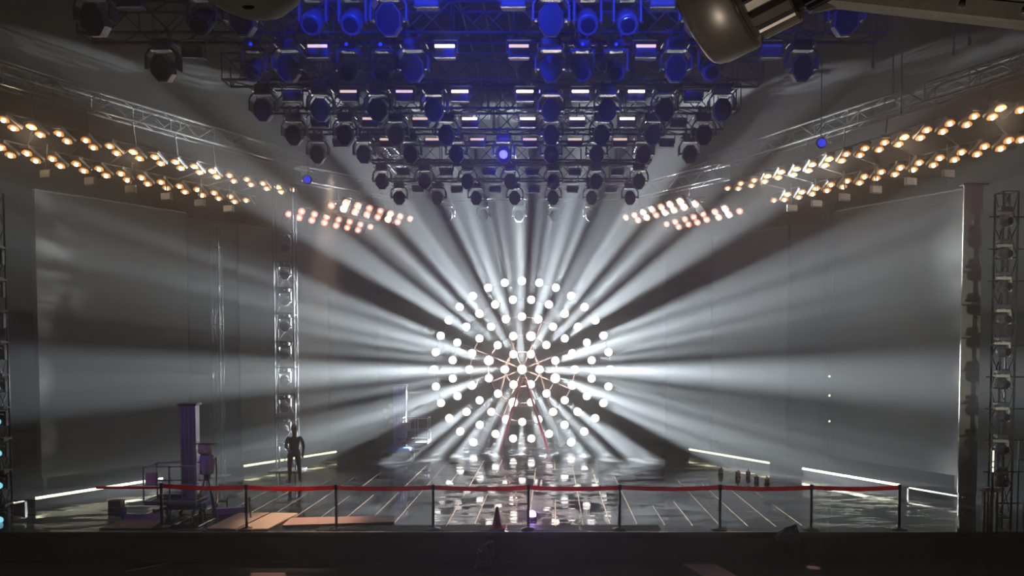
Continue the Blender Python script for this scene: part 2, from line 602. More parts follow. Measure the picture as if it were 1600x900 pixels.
for ri, (rr, n, off, nm) in enumerate(rings):
    j = -1
    for k in range(n):
        deg = off + 360 / n * k
        if rr > 130 and abs(deg - 180) < 25:
            continue
        j += 1
        a = R(deg)
        r_ = rr * WY / F
        loc = (WC.x + r_ * math.sin(a), WY, WC.z + r_ * math.cos(a))
        lab = ('lit white beam lamp at the very centre of the lamp wheel' if ri == 0 else
               'lit white beam lamp, %s clockwise from the top in the wheel\'s %s ring' % (ORD[j], nm))
        if lamp0 is None:
            lamp0 = t = thing('beam_light', lab, 'stage light', loc, group='beam lamps of the wheel')
            body.build('body', 'black', t, smooth=True)
            lens.build('lens', 'lens', t)
            clamp.build('clamp', 'black', t)
        else:
            t = dup(lamp0, loc, label=lab)
        al = R(BEAM_TILT + 8 * (1 - rr / 137) + 9 * abs(math.cos(a)))
        if ri == 0:
            a = R(-3)
        di = Vector((math.sin(a) * math.sin(al), -math.cos(al), math.cos(a) * math.sin(al)))
        lo = bpy.data.objects.new('beam', beam_l if ri > 3 else beam_in)
        COL.objects.link(lo)
        lo.parent = t
        lo.location = Vector((0, -0.27, 0)) + di * 0.05
        lo.rotation_euler = di.to_track_quat('-Z', 'Y').to_euler()
        if (ri == 2 and k % 3 == 0) or ri == 0:
            so = bpy.data.objects.new('spill', spill_l)
            COL.objects.link(so)
            so.parent = t
            so.location = (0, -0.32, 0)
            so.rotation_euler = (R(90), 0, 0)

# ================================================================== SIDE LINES (both sides splay out toward the audience)
def side_line(Y, sgn, off=0.0):
    return sgn * (6.2 + off + 0.645 * (26.9 - Y))


# low risers with lit edges
for sgn, side in ((-1, 'left'), (1, 'right')):
    segs = [(23.2, 26.3), (18.3, 21.0)] if sgn < 0 else [(23.8, 26.9), (20.0, 22.7)]
    for i, (ya, yb) in enumerate(segs):
        lab = 'low black riser edged with a pale yellow light strip, %s side, %s segment' % (side, ['upstage', 'downstage'][i])
        xa, xb = side_line(ya, sgn), side_line(yb, sgn)
        t = thing('stage_riser', lab, 'riser', (xa, ya, 0), group=None)
        q = [(0, 0), (xb - xa, yb - ya), (xb - xa + sgn * 1.38, yb - ya + 0.0), (sgn * 1.38, 0.0)]
        MB().prism(q, 0, 0.2).build('deck', 'blackgloss', t)
        d = Vector((xb - xa, yb - ya, 0))
        nrm = Vector((-sgn * 0.84, -0.54, 0)) * 0.03
        a0 = Vector((0, 0, 0.235)) + nrm
        b0 = a0 + d
        MB().tube(a0, b0, 0.034, 8).build('light_strip', 'led' if not (sgn < 0 and i) else 'led', t)
        MB().box((0, 0, 0), (0.01, 0.01, 0.01)) if False else None
        for q_ in (0.03, 0.5, 0.97):
            p_ = d * q_
            MB().box((p_.x - 0.03, p_.y - 0.03, 0.19), (p_.x + 0.03, p_.y + 0.03, 0.23)).build('strip_bracket', 'black', t)
# faint far continuation downstage left and right
for sgn, ya, yb in ((-1, 17.3, 18.1), (1, 18.6, 19.8)):
    xa, xb = side_line(ya, sgn), side_line(yb, sgn)
    t = thing('light_strip_segment', 'short dim light strip on the floor beyond the %s riser' % ('left' if sgn < 0 else 'right'), 'light strip', (xa, ya, 0))
    MB().tube((0, 0, 0.2), (xb - xa, yb - ya, 0.2), 0.022, 6).build('strip', 'led_dim', t)
    MB().box((-0.04, -0.04, 0), (0.04, 0.04, 0.19)).build('foot', 'black', t)
    MB().box((xb - xa - 0.04, yb - ya - 0.04, 0), (xb - xa + 0.04, yb - ya + 0.04, 0.19)).build('foot', 'black', t)

# big side screens and dark bays, standing behind the risers
def side_panel(name, lab, cat, sgn, px0, px1, ztop, zbot, m, off=1.5, rail=True, thick=0.25):
    def hit(px):
        c = (px - PPX) / F
        # CAM.x + c*Y = sgn*(6.2+off+.645*(26.9-Y))
        return sgn * (6.2 + off + 0.645 * 26.9) - CAM.x, c + sgn * 0.645
    n0, d0 = hit(px0)
    n1, d1 = hit(px1)
    Y0, Y1 = n0 / d0, n1 / d1
    A = Vector((side_line(Y0, sgn, off), Y0, 0))
    B = Vector((side_line(Y1, sgn, off), Y1, 0))
    if (B - A).x < 0:
        A, B = B, A
    ang = math.atan2((B - A).y, (B - A).x)
    L = (B - A).length
    t = thing(name, lab, cat, (A.x, A.y, 0), ang)
    back = -1
    MB().box((0, -0.02 if back < 0 else 0, zbot), (L, thick, ztop)).build('face', m, t)
    if rail:
        MB().box((0.0, -0.06, ztop), (L, 0.1, ztop + 0.05), ch=0.01).build('rail', 'steel', t)
    for q in (0.06, L - 0.1):
        MB().box((q, 0.04, 0.0), (q + 0.08, 0.2, zbot)).build('support', 'black', t)
    return t


side_panel('video_screen', 'tall dark grey video screen nearest the audience on the left side', 'screen', -1, 60, 294, 8.1, 0.5, 'screen')
side_panel('drape', 'dark tall bay drape between the two left video screens', 'drape', -1, 296, 373, 8.05, 0.25, 'screen_dark', rail=False, off=1.62)
side_panel('video_screen', 'tall grey video screen behind the left truss tower', 'screen', -1, 375, 512, 8.0, 0.5, 'screen')
side_panel('drape', 'dark tall drape upstage of the left video screens', 'drape', -1, 514, 590, 8.0, 0.25, 'screen_dark', rail=False, off=1.62)
side_panel('video_screen', 'tall dark grey video screen nearest the audience on the right side', 'screen', 1, 1302, 1500, 8.2, 0.5, 'screen')
side_panel('drape', 'dark tall bay drape between the two right video screens', 'drape', 1, 1232, 1300, 8.05, 0.25, 'screen_dark', rail=False, off=1.62)
side_panel('video_screen', 'tall grey video screen upstage on the right side', 'screen', 1, 1113, 1230, 8.0, 0.5, 'screen')
side_panel('drape', 'dark tall drape upstage of the right video screens', 'drape', 1, 1040, 1111, 8.0, 0.25, 'screen_dark', rail=False, off=1.62)
# pale fascia at the right proscenium edge
a = P(1507, 290, 18.6)
b = P(1537, 290, 18.6)
t = thing('fascia_panel', 'tall narrow pale grey cloth panel beside the right video screen', 'panel', (a.x, 18.6, 0))
MB().box((0, 0, 0.3), (b.x - a.x, 0.06, a.z), ch=0.01).build('cloth', 'pale', t)
MB().box((-0.05, -0.05, a.z), (b.x - a.x + 0.1, 0.14, a.z + 0.06), ch=0.01).build('top_rail', 'bright', t)
MB().box((0.02, 0.0, 0), (b.x - a.x - 0.02, 0.06, 0.3)).build('foot', 'black', t)

# ================================================================== SIDE BLINDER TRUSSES
LU = [((18, 558), (72, 598)), ((148, 591), (198, 629)), ((277, 623), (320, 658)), ((403, 654), (434, 688)), ((515, 682), (547, 713)),
      ((625, 709), (648, 738)), ((726, 733), (745, 762)), ((822, 756), (836, 785)), ((911, 777), (926, 802)), ((995, 799), (1008, 824)),
      ((1076, 820), (1090, 843)), ((1158, 838), (1166, 858)), ((1233, 857), (1237, 878)), ((1303, 874), (1310, 890)), ((1375, 887), None)]
LL = [((5, 688), (48, 720)), ((127, 715), (168, 747)), ((245, 741), (282, 772)), ((358, 765), (392, 795)), ((465, 789), (495, 817)),
      ((567, 811), (593, 836)), ((664, 830), (685, 856)), ((755, 851), (775, 875)), ((842, 870), (858, 890)), ((925, 886), (942, 906)),
      ((1004, 902), (1017, 923)), ((1080, 918), (1088, 938)), ((1154, 936), None)]
RU = [((1573, 512), None), ((1480, 503), (1447, 549)), ((1357, 541), (1330, 582)), ((1242, 575), (1222, 615)), ((1134, 606), (1117, 644)), ((1029, 639), (1015, 673)),
      ((936, 665), (924, 700)), ((844, 692), (838, 725)), ((757, 719), (752, 748)), ((677, 742), (672, 771)), ((598, 768), (595, 794)),
      ((525, 789), (524, 815)), ((453, 803), (454, 831)), ((388, 822), (389, 850)), ((325, 842), (326, 867)), ((262, 857), (263, 882)),
      ((201, 880), None)]
RL = [((1575, 652), None), ((1518, 655), (1490, 690)), ((1405, 683), (1383, 716)), ((1297, 710), (1277, 743)), ((1195, 737), (1178, 768)),
      ((1098, 760), (1087, 791)), ((1010, 783), (997, 813)), ((921, 803), (914, 831)), ((841, 825), (836, 852)), ((761, 845), (758, 870)),
      ((685, 863), (684, 886)), ((616, 880), (617, 903)), ((550, 897), (551, 918)), ((482, 908), (483, 936)), ((418, 936), None)]
LU = [tuple((x / 3, y / 3) if q else None for q in (pr[0],) for x, y in (q,)) + ((pr[1][0] / 3, pr[1][1] / 3) if pr[1] else None,) for pr in LU]
LL = [((p[0] / 3, p[1] / 3), (q[0] / 3, q[1] / 3) if q else None) for p, q in LL]
RU = [((p[0] / 3 + 1070, p[1] / 3), (q[0] / 3 + 1070, q[1] / 3) if q else None) for p, q in RU]
RL = [((p[0] / 3 + 1070, p[1] / 3), (q[0] / 3 + 1070, q[1] / 3) if q else None) for p, q in RL]


def blinder_template(boff, bulb, dish, name='blinder_light'):
    """two-lamp unit: first lamp at the origin, second at boff; faces down and toward the audience"""
    t = thing(name, 'blinder', 'stage light')
    B = Vector(boff)
    face = Vector((0.0, -0.42, -0.9)).normalized()
    # frame plate
    mid = B / 2
    d = B.normalized()
    sd = d.cross(face).normalized()
    fc = sd.cross(d).normalized()
    if fc.z > 0:
        fc = -fc
    rot = Matrix((sd, d, fc)).transposed().to_4x4()
    L = B.length
    mtx = Matrix.Translation(mid) @ rot
    MB().box((-0.13, -L / 2 - 0.14, -0.12), (0.13, L / 2 + 0.14, -0.02), mtx, ch=0.02).build('housing', 'black', t)
    mb_ = MB()
    top = mid - fc * 0.12
    mb_.tube(top, (top.x, top.y, 0.16), 0.022, 6)
    mb_.tube((top.x - 0.04, top.y, 0.17), (top.x + 0.04, top.y, 0.17), 0.04, 8)
    mb_.build('clamp', 'black', t)
    for p in (Vector((0, 0, 0)), B):
        lp = MB().lathe([(0.05, 0.05), (0.085, 0.02), (0.105, -0.02), (0.115, -0.035)], p, -fc, 16).build('lamp', dish, t, smooth=True)
        b_ = MB().lathe([(0.015, -0.085), (0.034, -0.075), (0.044, -0.055), (0.038, -0.03), (0.02, -0.01)], p, -fc, 10).build('bulb', bulb, lp, smooth=True)
    return t


def blinder_row(tpl, rows, z, grp, desc, side, single_end=True, lights=True):
    pos = []
    used = False
    for i, (pa, pb) in enumerate(rows):
        loc = Pz(pa[0], pa[1], z)
        lab = '%s blinder on the %s, %s counted from the outer end' % ('single-lamp' if pb is None else 'two-lamp', desc, ORD[i])
        t = dup(tpl, loc, label=lab, group=grp)
        if pb is None:
            ks = [c for c in t.children if c.name.split('.')[0] == 'lamp']
            far = max(ks, key=lambda c: sum(c.data.vertices[0].co.xyz[k] ** 2 for k in range(3)))
            for g in list(far.children):
                bpy.data.objects.remove(g)
            bpy.data.objects.remove(far)
        pos.append(loc)
        if lights and i % 4 == 1:
            make_light('blinder_glow', 'POINT', BLINDER_W, (1.0, 0.72, 0.48), (loc.x, loc.y - 0.1, loc.z - 0.25), soft=0.12)
    return pos


tplS = blinder_template((0.0, 0.30, -0.10), 'bulb', 'dish')
pLU = blinder_row(tplS, LU, 9.2, 'left truss upper row of blinders', 'left side truss upper row', 'left')
pLL = blinder_row(tplS, LL, 8.65, 'left truss lower row of blinders', 'left side truss lower row', 'left', lights=False)
pRU = blinder_row(tplS, RU, 9.2, 'right truss upper row of blinders', 'right side truss upper row', 'right')
pRL = blinder_row(tplS, RL, 8.65, 'right truss lower row of blinders', 'right side truss lower row', 'right', lights=False)

U1 = [((355, 322), None), ((455, 300), (447, 350)), ((555, 322), (543, 368)), ((652, 342), (632, 386)), ((745, 365), (720, 405)), ((830, 382), (808, 424)),
      ((914, 402), (890, 440)), ((993, 420), None)]
U2 = [((688, 255), None), ((803, 231), (777, 278)), ((893, 255), (865, 300)), ((985, 275), (957, 322)), ((1070, 297), (1038, 342)), ((1150, 317), (1120, 361)),
      ((1225, 339), (1197, 380)), ((1302, 357), None)]
V1 = [((1080, 297), None), ((968, 278), (995, 320)), ((888, 301), (915, 342)), ((795, 320), (838, 360)), ((722, 343), (758, 380)), ((653, 360), (684, 398)),
      ((578, 380), (615, 417)), ((510, 398), None)]
V2 = [((735, 240), None), ((617, 220), (651, 265)), ((537, 243), (578, 285)), ((468, 264), (500, 307)), ((400, 285), (435, 326)), ((327, 306), (368, 345)),
      ((260, 328), (298, 363)), ((193, 347), None)]
cv = lambda L, ox: [((p[0] / 5 + ox, p[1] / 5 + 270), (q[0] / 5 + ox, q[1] / 5 + 270) if q else None) for p, q in L]
tplL = blinder_template((-0.10, 0.05, -0.19), 'bulb_rose', 'dish_rose')
tplR = blinder_template((0.13, 0.05, -0.17), 'bulb_rose', 'dish_rose')
pU1 = blinder_row(tplL, cv(U1, 380), 8.35, 'upstage left blinders, lower row', 'upstage left frame lower row', 'left', lights=False)
pU2 = blinder_row(tplL, cv(U2, 380), 8.55, 'upstage left blinders, upper row', 'upstage left frame upper row', 'left')
pV1 = blinder_row(tplR, cv(V1, 940), 8.35, 'upstage right blinders, lower row', 'upstage right frame lower row', 'right', lights=False)
pV2 = blinder_row(tplR, cv(V2, 940), 8.55, 'upstage right blinders, upper row', 'upstage right frame upper row', 'right')
for tp in (tplS, tplL, tplR):
    for ch in list(tp.children):
        for g in list(ch.children):
            bpy.data.objects.remove(g)
        bpy.data.objects.remove(ch)
    bpy.data.objects.remove(tp)


def carry(posU, posL, lab, dzt, w_=0.4):
    """truss with two pipe rows below it that hold the blinders"""
    a, b = posU[0], posU[-1]
    al, bl = posL[0], posL[-1]
    d = (b - a).normalized()
    t = thing('lighting_truss', lab, 'truss', (a.x, a.y, 0))
    o_ = Vector((a.x, a.y, 0))
    A = a - d * 1.2 + Vector((0, 0, dzt)) - o_
    Bq = b + d * 0.7 + Vector((0, 0, dzt)) - o_
    truss(MB(), A, Bq, w_, 0.45, 0.028, 0.55).build('truss_frame', 'steel', t)
    for pp in (posU, posL):
        dd = (pp[-1] - pp[0]).normalized()
        MB().path([p + Vector((0, 0.13, 0.17)) - o_ for p in [pp[0] - dd * 0.4] + pp + [pp[-1] + dd * 0.3]], 0.024, 8).build('pipe', 'darksteel', t)
    n = 7
    for k in range(n):
        s_ = (k + 0.5) / n
        q1 = a.lerp(b, s_) + Vector((0, 0.13, 0.17)) - o_
        q0 = a.lerp(b, s_) + Vector((0, 0, dzt - 0.2)) - o_
        i = s_ * (len(posL) - 1)
        j = int(i)
        q2 = posL[j].lerp(posL[min(j + 1, len(posL) - 1)], i - j) + Vector((0, 0.13, 0.17)) - o_
        MB().tube(q0, q1, 0.02, 6).tube(q1, q2, 0.02, 6).build('hanger', 'darksteel', t)
    return t


tL = carry(pLU, pLL, 'long dark truss over the left screens with two rows of amber blinders', 0.95)
tR = carry(pRU, pRL, 'long dark truss over the right screens with two rows of amber blinders', 0.95)
tUL = carry(pU2, pU1, 'short truss upstage left above the small cluster of blinders', 0.8)
tUR = carry(pV2, pV1, 'short truss upstage right above the small cluster of blinders', 0.8)


# second, slimmer cable truss outside each
def simple_truss(lab, a, b, w_=0.3, h_=0.3, m='steel', r=0.022, cat='truss', name='lighting_truss', bay=0.5):
    t = thing(name, lab, cat, (a.x, a.y, 0))
    o_ = Vector((a.x, a.y, 0))
    truss(MB(), a - o_, b - o_, w_, h_, r, bay).build('truss_frame', m, t)
    return t


simple_truss('slim high truss running just above the left blinder truss', Pz(-60, 88, 10.9), Pz(500, 262, 10.9))
simple_truss('slim high truss running just above the right blinder truss', Pz(1660, 78, 10.9), Pz(1085, 268, 10.9))

# small floods under the lower rows
fl0 = None
for side, pts in (('left', [(72, 272), (141, 283), (204, 296), (260, 307), (312, 317), (357, 326)]),
                  ('right', [(1482, 272), (1423, 284), (1369, 296), (1320, 308), (1276, 318), (1238, 325)])):
    for i, (px, py) in enumerate(pts):
        loc = Pz(px, py, 8.15)
        rows_ = pLL if side == 'left' else pRL
        best = min(rows_, key=lambda p: (p.x - loc.x) ** 2 + (p.y - loc.y) ** 2)
        lab = 'small pale square flood below the %s blinder truss, %s from the outer end' % (side, ORD[i])
        if fl0 is None:
            fl0 = t = thing('flood_light', lab, 'stage light', loc, group='pale floods under the side trusses')
            MB().box((-0.17, -0.03, -0.10), (0.17, 0.05, 0.10), ch=0.015).build('housing', 'pale', t)
            MB().box((-0.14, -0.04, -0.08), (0.14, -0.028, 0.08)).build('lens', 'white', t)
        else:
            t = dup(fl0, loc, label=lab)
        t.rotation_euler = (0, 0, R(-14 if side == 'left' else 14))
        MB().tube((0, 0, 0.09), Vector((best.x, best.y + 0.13, best.z + 0.17)) - Vector(loc) if False else (0, 0.06, 0.72), 0.016, 6).build('bracket', 'black', t)

# ================================================================== OVERHEAD RIG
HZ = 8.62
ROWY = [10.45, 12.25, 14.4, 16.1, 17.7, 20.6, 22.9, 26.0]
ROWN = ['frontmost', 'second', 'third', 'fourth', 'fifth', 'sixth', 'seventh', 'rearmost']
for k, y in enumerate(ROWY):
    hw = 6.6 if k < 2 else (5.2 if k < 5 else 3.9)
    if k < 7:
        simple_truss('black overhead cross truss, %s from the audience, carrying moving heads' % ROWN[k], Vector((-hw, y + 0.2, 9.40)), Vector((hw, y + 0.2, 9.40)), 0.4, 0.5,
                     'darksteel', 0.026, bay=0.5)
    else:
        simple_truss('black overhead cross truss, rearmost above the lamp wheel', Vector((-hw, y + 0.2, 9.40)), Vector((hw, y + 0.2, 9.40)), 0.4, 0.5, 'darksteel', 0.026, bay=0.5)
# lengthwise runners that tie the cross trusses
for x in (-3.9, 3.9):
    simple_truss('long black overhead truss running upstage on the %s of the rig' % ('left' if x < 0 else 'right'), Vector((x, 9.5, 9.95)), Vector((x, 27, 9.95)), 0.3, 0.4,
                 'darksteel', 0.022, bay=0.6)
for k, x in enumerate((-0.55, -0.12, 0.3)):
    t = thing('cable_loom', 'thin dark cable loom running upstage over the rig centre, %s from the left' % ORD[k], 'cable', (x, 8, 0))
    MB().tube((0, 0, 10.17), (0.1, 19, 10.17), 0.02, 6).build('cable', 'steel', t)
    MB().tube((0, 2.65, 9.6), (0, 2.65, 10.17), 0.012, 4).build('tie', 'black', t)
    MB().tube((0, 9.9, 9.6), (0.06, 9.9, 10.17), 0.012, 4).build('tie', 'black', t)


def octa_head():
    t = thing('moving_head_light', 'x', 'stage light', (0, 0, 0))
    # base with chamfered lower edge
    MB().box((-0.165, -0.13, 0.30), (0.165, 0.13, 0.46), ch=0.035).build('base', 'housing', t)
    for s_ in (-1, 1):
        MB().box((s_ * 0.09 - 0.02, -0.03, 0.45), (s_ * 0.09 + 0.02, 0.03, 0.57)).tube((s_ * 0.09 - 0.04, 0, 0.575), (s_ * 0.09 + 0.04, 0, 0.575), 0.045, 8).build('clamp', 'steel', t)
    y = MB()
    pr = [(-0.235, -0.04), (-0.235, 0.17), (-0.17, 0.275), (0.17, 0.275), (0.235, 0.17), (0.235, -0.04)]
    for (x0, z0), (x1, z1) in zip(pr[:-1], pr[1:]):
        d = Vector((x1 - x0, 0, z1 - z0))
        nn = Vector((d.z, 0, -d.x)).normalized() * 0.028
        if nn.dot(Vector((x0 + x1, 0, z0 + z1 - 0.1))) < 0:
            nn = -nn
        v_ = []
        for yy in (-0.09, 0.09):
            for q in (Vector((x0, yy, z0)), Vector((x1, yy, z1)), Vector((x1, yy, z1)) + nn, Vector((x0, yy, z0)) + nn):
                v_.append(q)
        y.add(v_, [(0, 1, 2, 3), (7, 6, 5, 4), (0, 4, 5, 1), (1, 5, 6, 2), (2, 6, 7, 3), (3, 7, 4, 0)])
    y.build('yoke', 'housing', t)
    h = MB().lathe([(0.13, -0.13), (0.178, -0.08), (0.185, 0.0), (0.185, 0.1), (0.17, 0.12), (0.165, 0.105), (0.16, 0.1)], (0, 0, -0.01), (0, -1, -0.25), 8, 1.0, 1.25)
    hd = h.build('head', 'housing', t)
    MB().lathe([(0.162, 0.0), (0.162, 0.004)], (0, -0.098, -0.036), (0, -1, -0.25), 8, 1.0, 1.25).build('lens', 'face', hd)
    MB().lathe([(0.178, 0), (0.186, 0.004), (0.186, 0.012), (0.178, 0.016)], (0, -0.108, -0.038), (0, -1, -0.25), 8, 1.0, 1.25).build('bezel', 'bright', hd) if False else None
    for s_ in (-1, 1):
        MB().tube((s_ * 0.18, 0, 0.0), (s_ * 0.275, 0, 0.0), 0.03, 10).build('pivot', 'bright', t)
        kb = MB()
        kb.tube((s_ * 0.175, 0.10, 0.36), (s_ * 0.215, 0.10, 0.36), 0.012, 6)
        kb.tube((s_ * 0.215, -0.10, 0.36), (s_ * 0.215, 0.10, 0.36), 0.014, 6)
        kb.tube((s_ * 0.175, -0.10, 0.36), (s_ * 0.215, -0.10, 0.36), 0.012, 6)
        kb.build('handle', 'bright', t)
    # polished catch plate under the base and down the chamfers
    c = MB()
    c.box((-0.13, -0.095, 0.258), (0.13, 0.03, 0.272))
    c.add([Vector((0.165, -0.11, 0.245)), Vector((0.095, -0.11, 0.275)), Vector((0.095, -0.02, 0.275)), Vector((0.165, -0.02, 0.245))], [(0, 1, 2, 3)])
    c.box((-0.225, -0.095, -0.045), (-0.19, -0.02, -0.035)).box((0.19, -0.095, -0.045), (0.225, -0.02, -0.035))
    c.add([Vector((-0.165, -0.11, 0.245)), Vector((-0.095, -0.11, 0.275)), Vector((-0.095, -0.02, 0.275)), Vector((-0.165, -0.02, 0.245))], [(0, 1, 2, 3)])
    c.build('trim_plate', 'bright', t)
    return t


def round_head():
    t = thing('profile_light', 'x', 'stage light', (0, 0, 0))
    MB().box((-0.14, -0.12, 0.30), (0.14, 0.12, 0.44), ch=0.03).build('base', 'housing', t)
    for s_ in (-1, 1):
        MB().box((s_ * 0.08 - 0.02, -0.03, 0.43), (s_ * 0.08 + 0.02, 0.03, 0.57)).tube((s_ * 0.08 - 0.04, 0, 0.575), (s_ * 0.08 + 0.04, 0, 0.575), 0.045, 8).build('clamp', 'steel', t)
    MB().box((-0.205, -0.05, -0.05), (-0.17, 0.05, 0.28), ch=0.01).box((0.17, -0.05, -0.05), (0.205, 0.05, 0.28), ch=0.01)\
        .box((-0.205, -0.05, 0.25), (0.205, 0.05, 0.30), ch=0.01).build('yoke', 'housing', t)
    hd = MB().lathe([(0.09, -0.20), (0.13, -0.17), (0.15, 0.0), (0.15, 0.12), (0.135, 0.17), (0.125, 0.165)], (0, 0, -0.02), (0, -0.75, -0.66), 20).build('head', 'housing', t, smooth=True)
    MB().lathe([(0.12, 0.0), (0.10, 0.012), (0.0, 0.02)], Vector((0, 0, -0.02)) + Vector((0, -0.75, -0.66)) * 0.155, (0, -0.75, -0.66), 16).build('lens', 'face', hd)
    for s_ in (-1, 1):
        kb = MB()
        kb.tube((s_ * 0.14, -0.05, 0.36), (s_ * 0.21, -0.05, 0.36), 0.018, 8)
        kb.lathe([(0.02, 0), (0.042, 0.008), (0.042, 0.03), (0.02, 0.038)], (s_ * 0.21, -0.05, 0.36), (s_, 0, 0), 10)
        kb.build('handle', 'bright', t)
        MB().tube((s_ * 0.15, 0, -0.02), (s_ * 0.225, 0, -0.02), 0.028, 10).build('pivot', 'bright', t)
    MB().lathe([(0.02, 0), (0.03, 0.01), (0.02, 0.02)], (0, -0.13, 0.33), (0, -1, 0), 10).build('status_light', 'blueled', t)
    MB().box((-0.10, -0.1, 0.238), (0.10, 0.0, 0.25)).build('trim_plate', 'bright', t)
    return t


def strobe():
    t = thing('strobe_light', 'x', 'stage light', (0, 0, 0))
    MB().box((-0.17, -0.09, -0.11), (0.17, 0.09, 0.09), ch=0.015).build('housing', 'housing', t)
    MB().box((-0.16, -0.107, 0.035), (0.16, -0.088, 0.082), ch=0.005).build('tube', 'tube', t)  # bar glows in place of a reflection of the lamp wheel
    MB().box((-0.17, -0.10, -0.125), (0.17, -0.06, -0.11)).build('lower_lip', 'bright', t)
    MB().tube((-0.17, 0, 0), (-0.20, 0, 0), 0.02, 6).box((-0.205, -0.02, -0.02), (-0.19, 0.02, 0.2)).box((-0.205, -0.02, 0.185), (0.205, 0.02, 0.2))\
        .tube((0.17, 0, 0), (0.20, 0, 0), 0.02, 6).box((0.19, -0.02, -0.02), (0.205, 0.02, 0.2)).tube((0, 0, 0.19), (0, 0, 0.32), 0.02, 6).build('bracket', 'steel', t)
    return t


OH, RH, SB = octa_head(), round_head(), strobe()
firsts = {id(OH): True, id(RH): True, id(SB): True}


def place(tpl, loc, lab, grp, rz=0.0, rx=0.0):
    rot = (rx, 0, rz)
    if firsts[id(tpl)]:
        firsts[id(tpl)] = False
        first_of[id(tpl)] = (Vector(loc), rot, lab, grp)
        return None
    return dup(tpl, loc, label=lab, group=grp, rot=rot)


first_of = {}
zc = 9.15 - 0.575 + 0.0      # clamp reaches the lower chord
blue_heads = {}


def xname(x):
    s_ = 'left' if x < 0 else 'right'
    return s_


for k, y in enumerate(ROWY):
    rn = ROWN[k]
    if k < 2:
        octs = [1.12, 3.15, 5.2]
        rnds = [1.63, 2.18, 3.72]
        stb = [0.6, 2.66, 4.7]
    elif k < 5:
        octs = [1.12, 2.2, 3.3, 4.4]
        rnds = []
        stb = [0.62, 1.68, 2.75, 3.85]
    elif k < 7:
        octs = [0.0, 1.18, 2.36, 3.54]
        rnds = []
        stb = [0.6, 1.77, 2.95]
    else:
        octs = [0.0, 1.25, 2.5]
        rnds = []
        stb = []
    if k == 4:
        octs = [0.0] + octs
    for kind, lst, tpl in (('octagonal black moving head', octs, OH), ('round-nosed black profile moving head', rnds, RH), ('flat strobe panel', stb, SB)):
        for i, x in enumerate(lst):
            for s_ in ((-1, 1) if x else (1,)):
                X = s_ * x
                lab = '%s on the %s overhead truss, %s' % (kind, rn, ('at the centre' if x == 0 else '%s one %s of centre' % (ORD[i if lst[0] else i - 1], xname(X))))
                grp = {'o': 'octagonal moving heads overhead', 'r': 'profile moving heads overhead', 'f': 'strobe panels overhead'}[kind[0]]
                loc = (X, y, zc + (0.0 if tpl is not SB else 0.26))
                t = dup(tpl, loc, label=lab, group=grp, rot=(0, 0, random.uniform(-0.05, 0.05) if tpl is not SB else 0))
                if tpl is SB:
                    lvl = 'tube' if (k in (0, 1, 2, 3) and (X > 0 or x < 1.2) and x < 3) or (k == 0) else ('glint_dim' if k < 5 and x < 3.5 else 'glint_off')  # painted reflection set stronger towards the front and centre
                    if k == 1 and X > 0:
                        lvl = 'glint_dim'
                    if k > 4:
                        lvl = 'glint_off'
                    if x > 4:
                        lvl = 'glint_off'
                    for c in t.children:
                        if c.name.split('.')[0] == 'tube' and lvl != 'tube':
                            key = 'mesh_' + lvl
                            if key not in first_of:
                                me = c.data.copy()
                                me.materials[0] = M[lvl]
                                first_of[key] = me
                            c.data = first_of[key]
                if tpl is OH and k == 4 and x == 0:
                    t['label'] = 'moving head glowing blue at the centre of the fifth overhead truss'
                    t.rotation_euler = (0, 0, 0)
                    hd = [c for c in t.children if c.name.split('.')[0] == 'head'][0]
                    MB().lathe([(0.10, 0.0), (0.09, 0.02), (0.0, 0.035)], (0, -0.115, -0.04), (0, -1, -0.25), 16).build('glowing_lens', 'bluelens', hd)
                    make_light('blue_glow', 'POINT', 25, (0.05, 0.05, 1.0), (X, y - 0.35, zc - 0.1), soft=0.05)
for tp in (OH, RH, SB):
    for ch in list(tp.children):
        for g in list(ch.children):
            bpy.data.objects.remove(g)
        bpy.data.objects.remove(ch)
    bpy.data.objects.remove(tp)

# small blue hanging lamps beside the upstage frames
for px, py, lab in ((481, 281, 'small round blue lamp hanging at the inner end of the left blinder truss'),
                    (1283, 224, 'small round blue lamp hanging above the right blinder rows')):
    loc = P(px, py, 22.0 if px < 800 else 19.0)
    t = thing('blue_lamp', lab, 'stage light', loc)
    MB().lathe([(0.05, -0.1), (0.13, -0.05), (0.14, 0.03), (0.12, 0.05)], (0, 0, 0), (0, -1, 0), 16).build('body', 'black', t, smooth=True)
    MB().lathe([(0.115, 0), (0.09, 0.02), (0.0, 0.035)], (0, -0.045, 0), (0, -1, 0), 16).build('lens', 'blueled', t)
    MB().tube((0, 0.02, 0.12), (0.0, 0.02, 11.4 - loc.z), 0.012, 6).build('hanger', 'black', t)

# hoist chains up to the roof
chains = [(1363, 15.5), (1395, 17.0), (1408, 18.5), (1489, 14.8), (1513, 14.3)]
for i, (px, y) in enumerate(chains):
    p = P(px, 150, y)
    t = thing('hoist_chain', 'thin steel hoist chain above the right blinder truss, %s from the left' % ORD[i], 'chain', (p.x, y, 0))
    zb = 9.9 + 0.0 * i
    MB().tube((0, 0, zb), (0, 0, 11.4), 0.018, 6).build('chain', 'steel', t)
    MB().lathe([(0.02, 0), (0.03, 0.05), (0.03, 0.13), (0.02, 0.16)], (0, 0, zb - 0.15), (0, 0, 1), 8).build('hook_block', 'black', t)

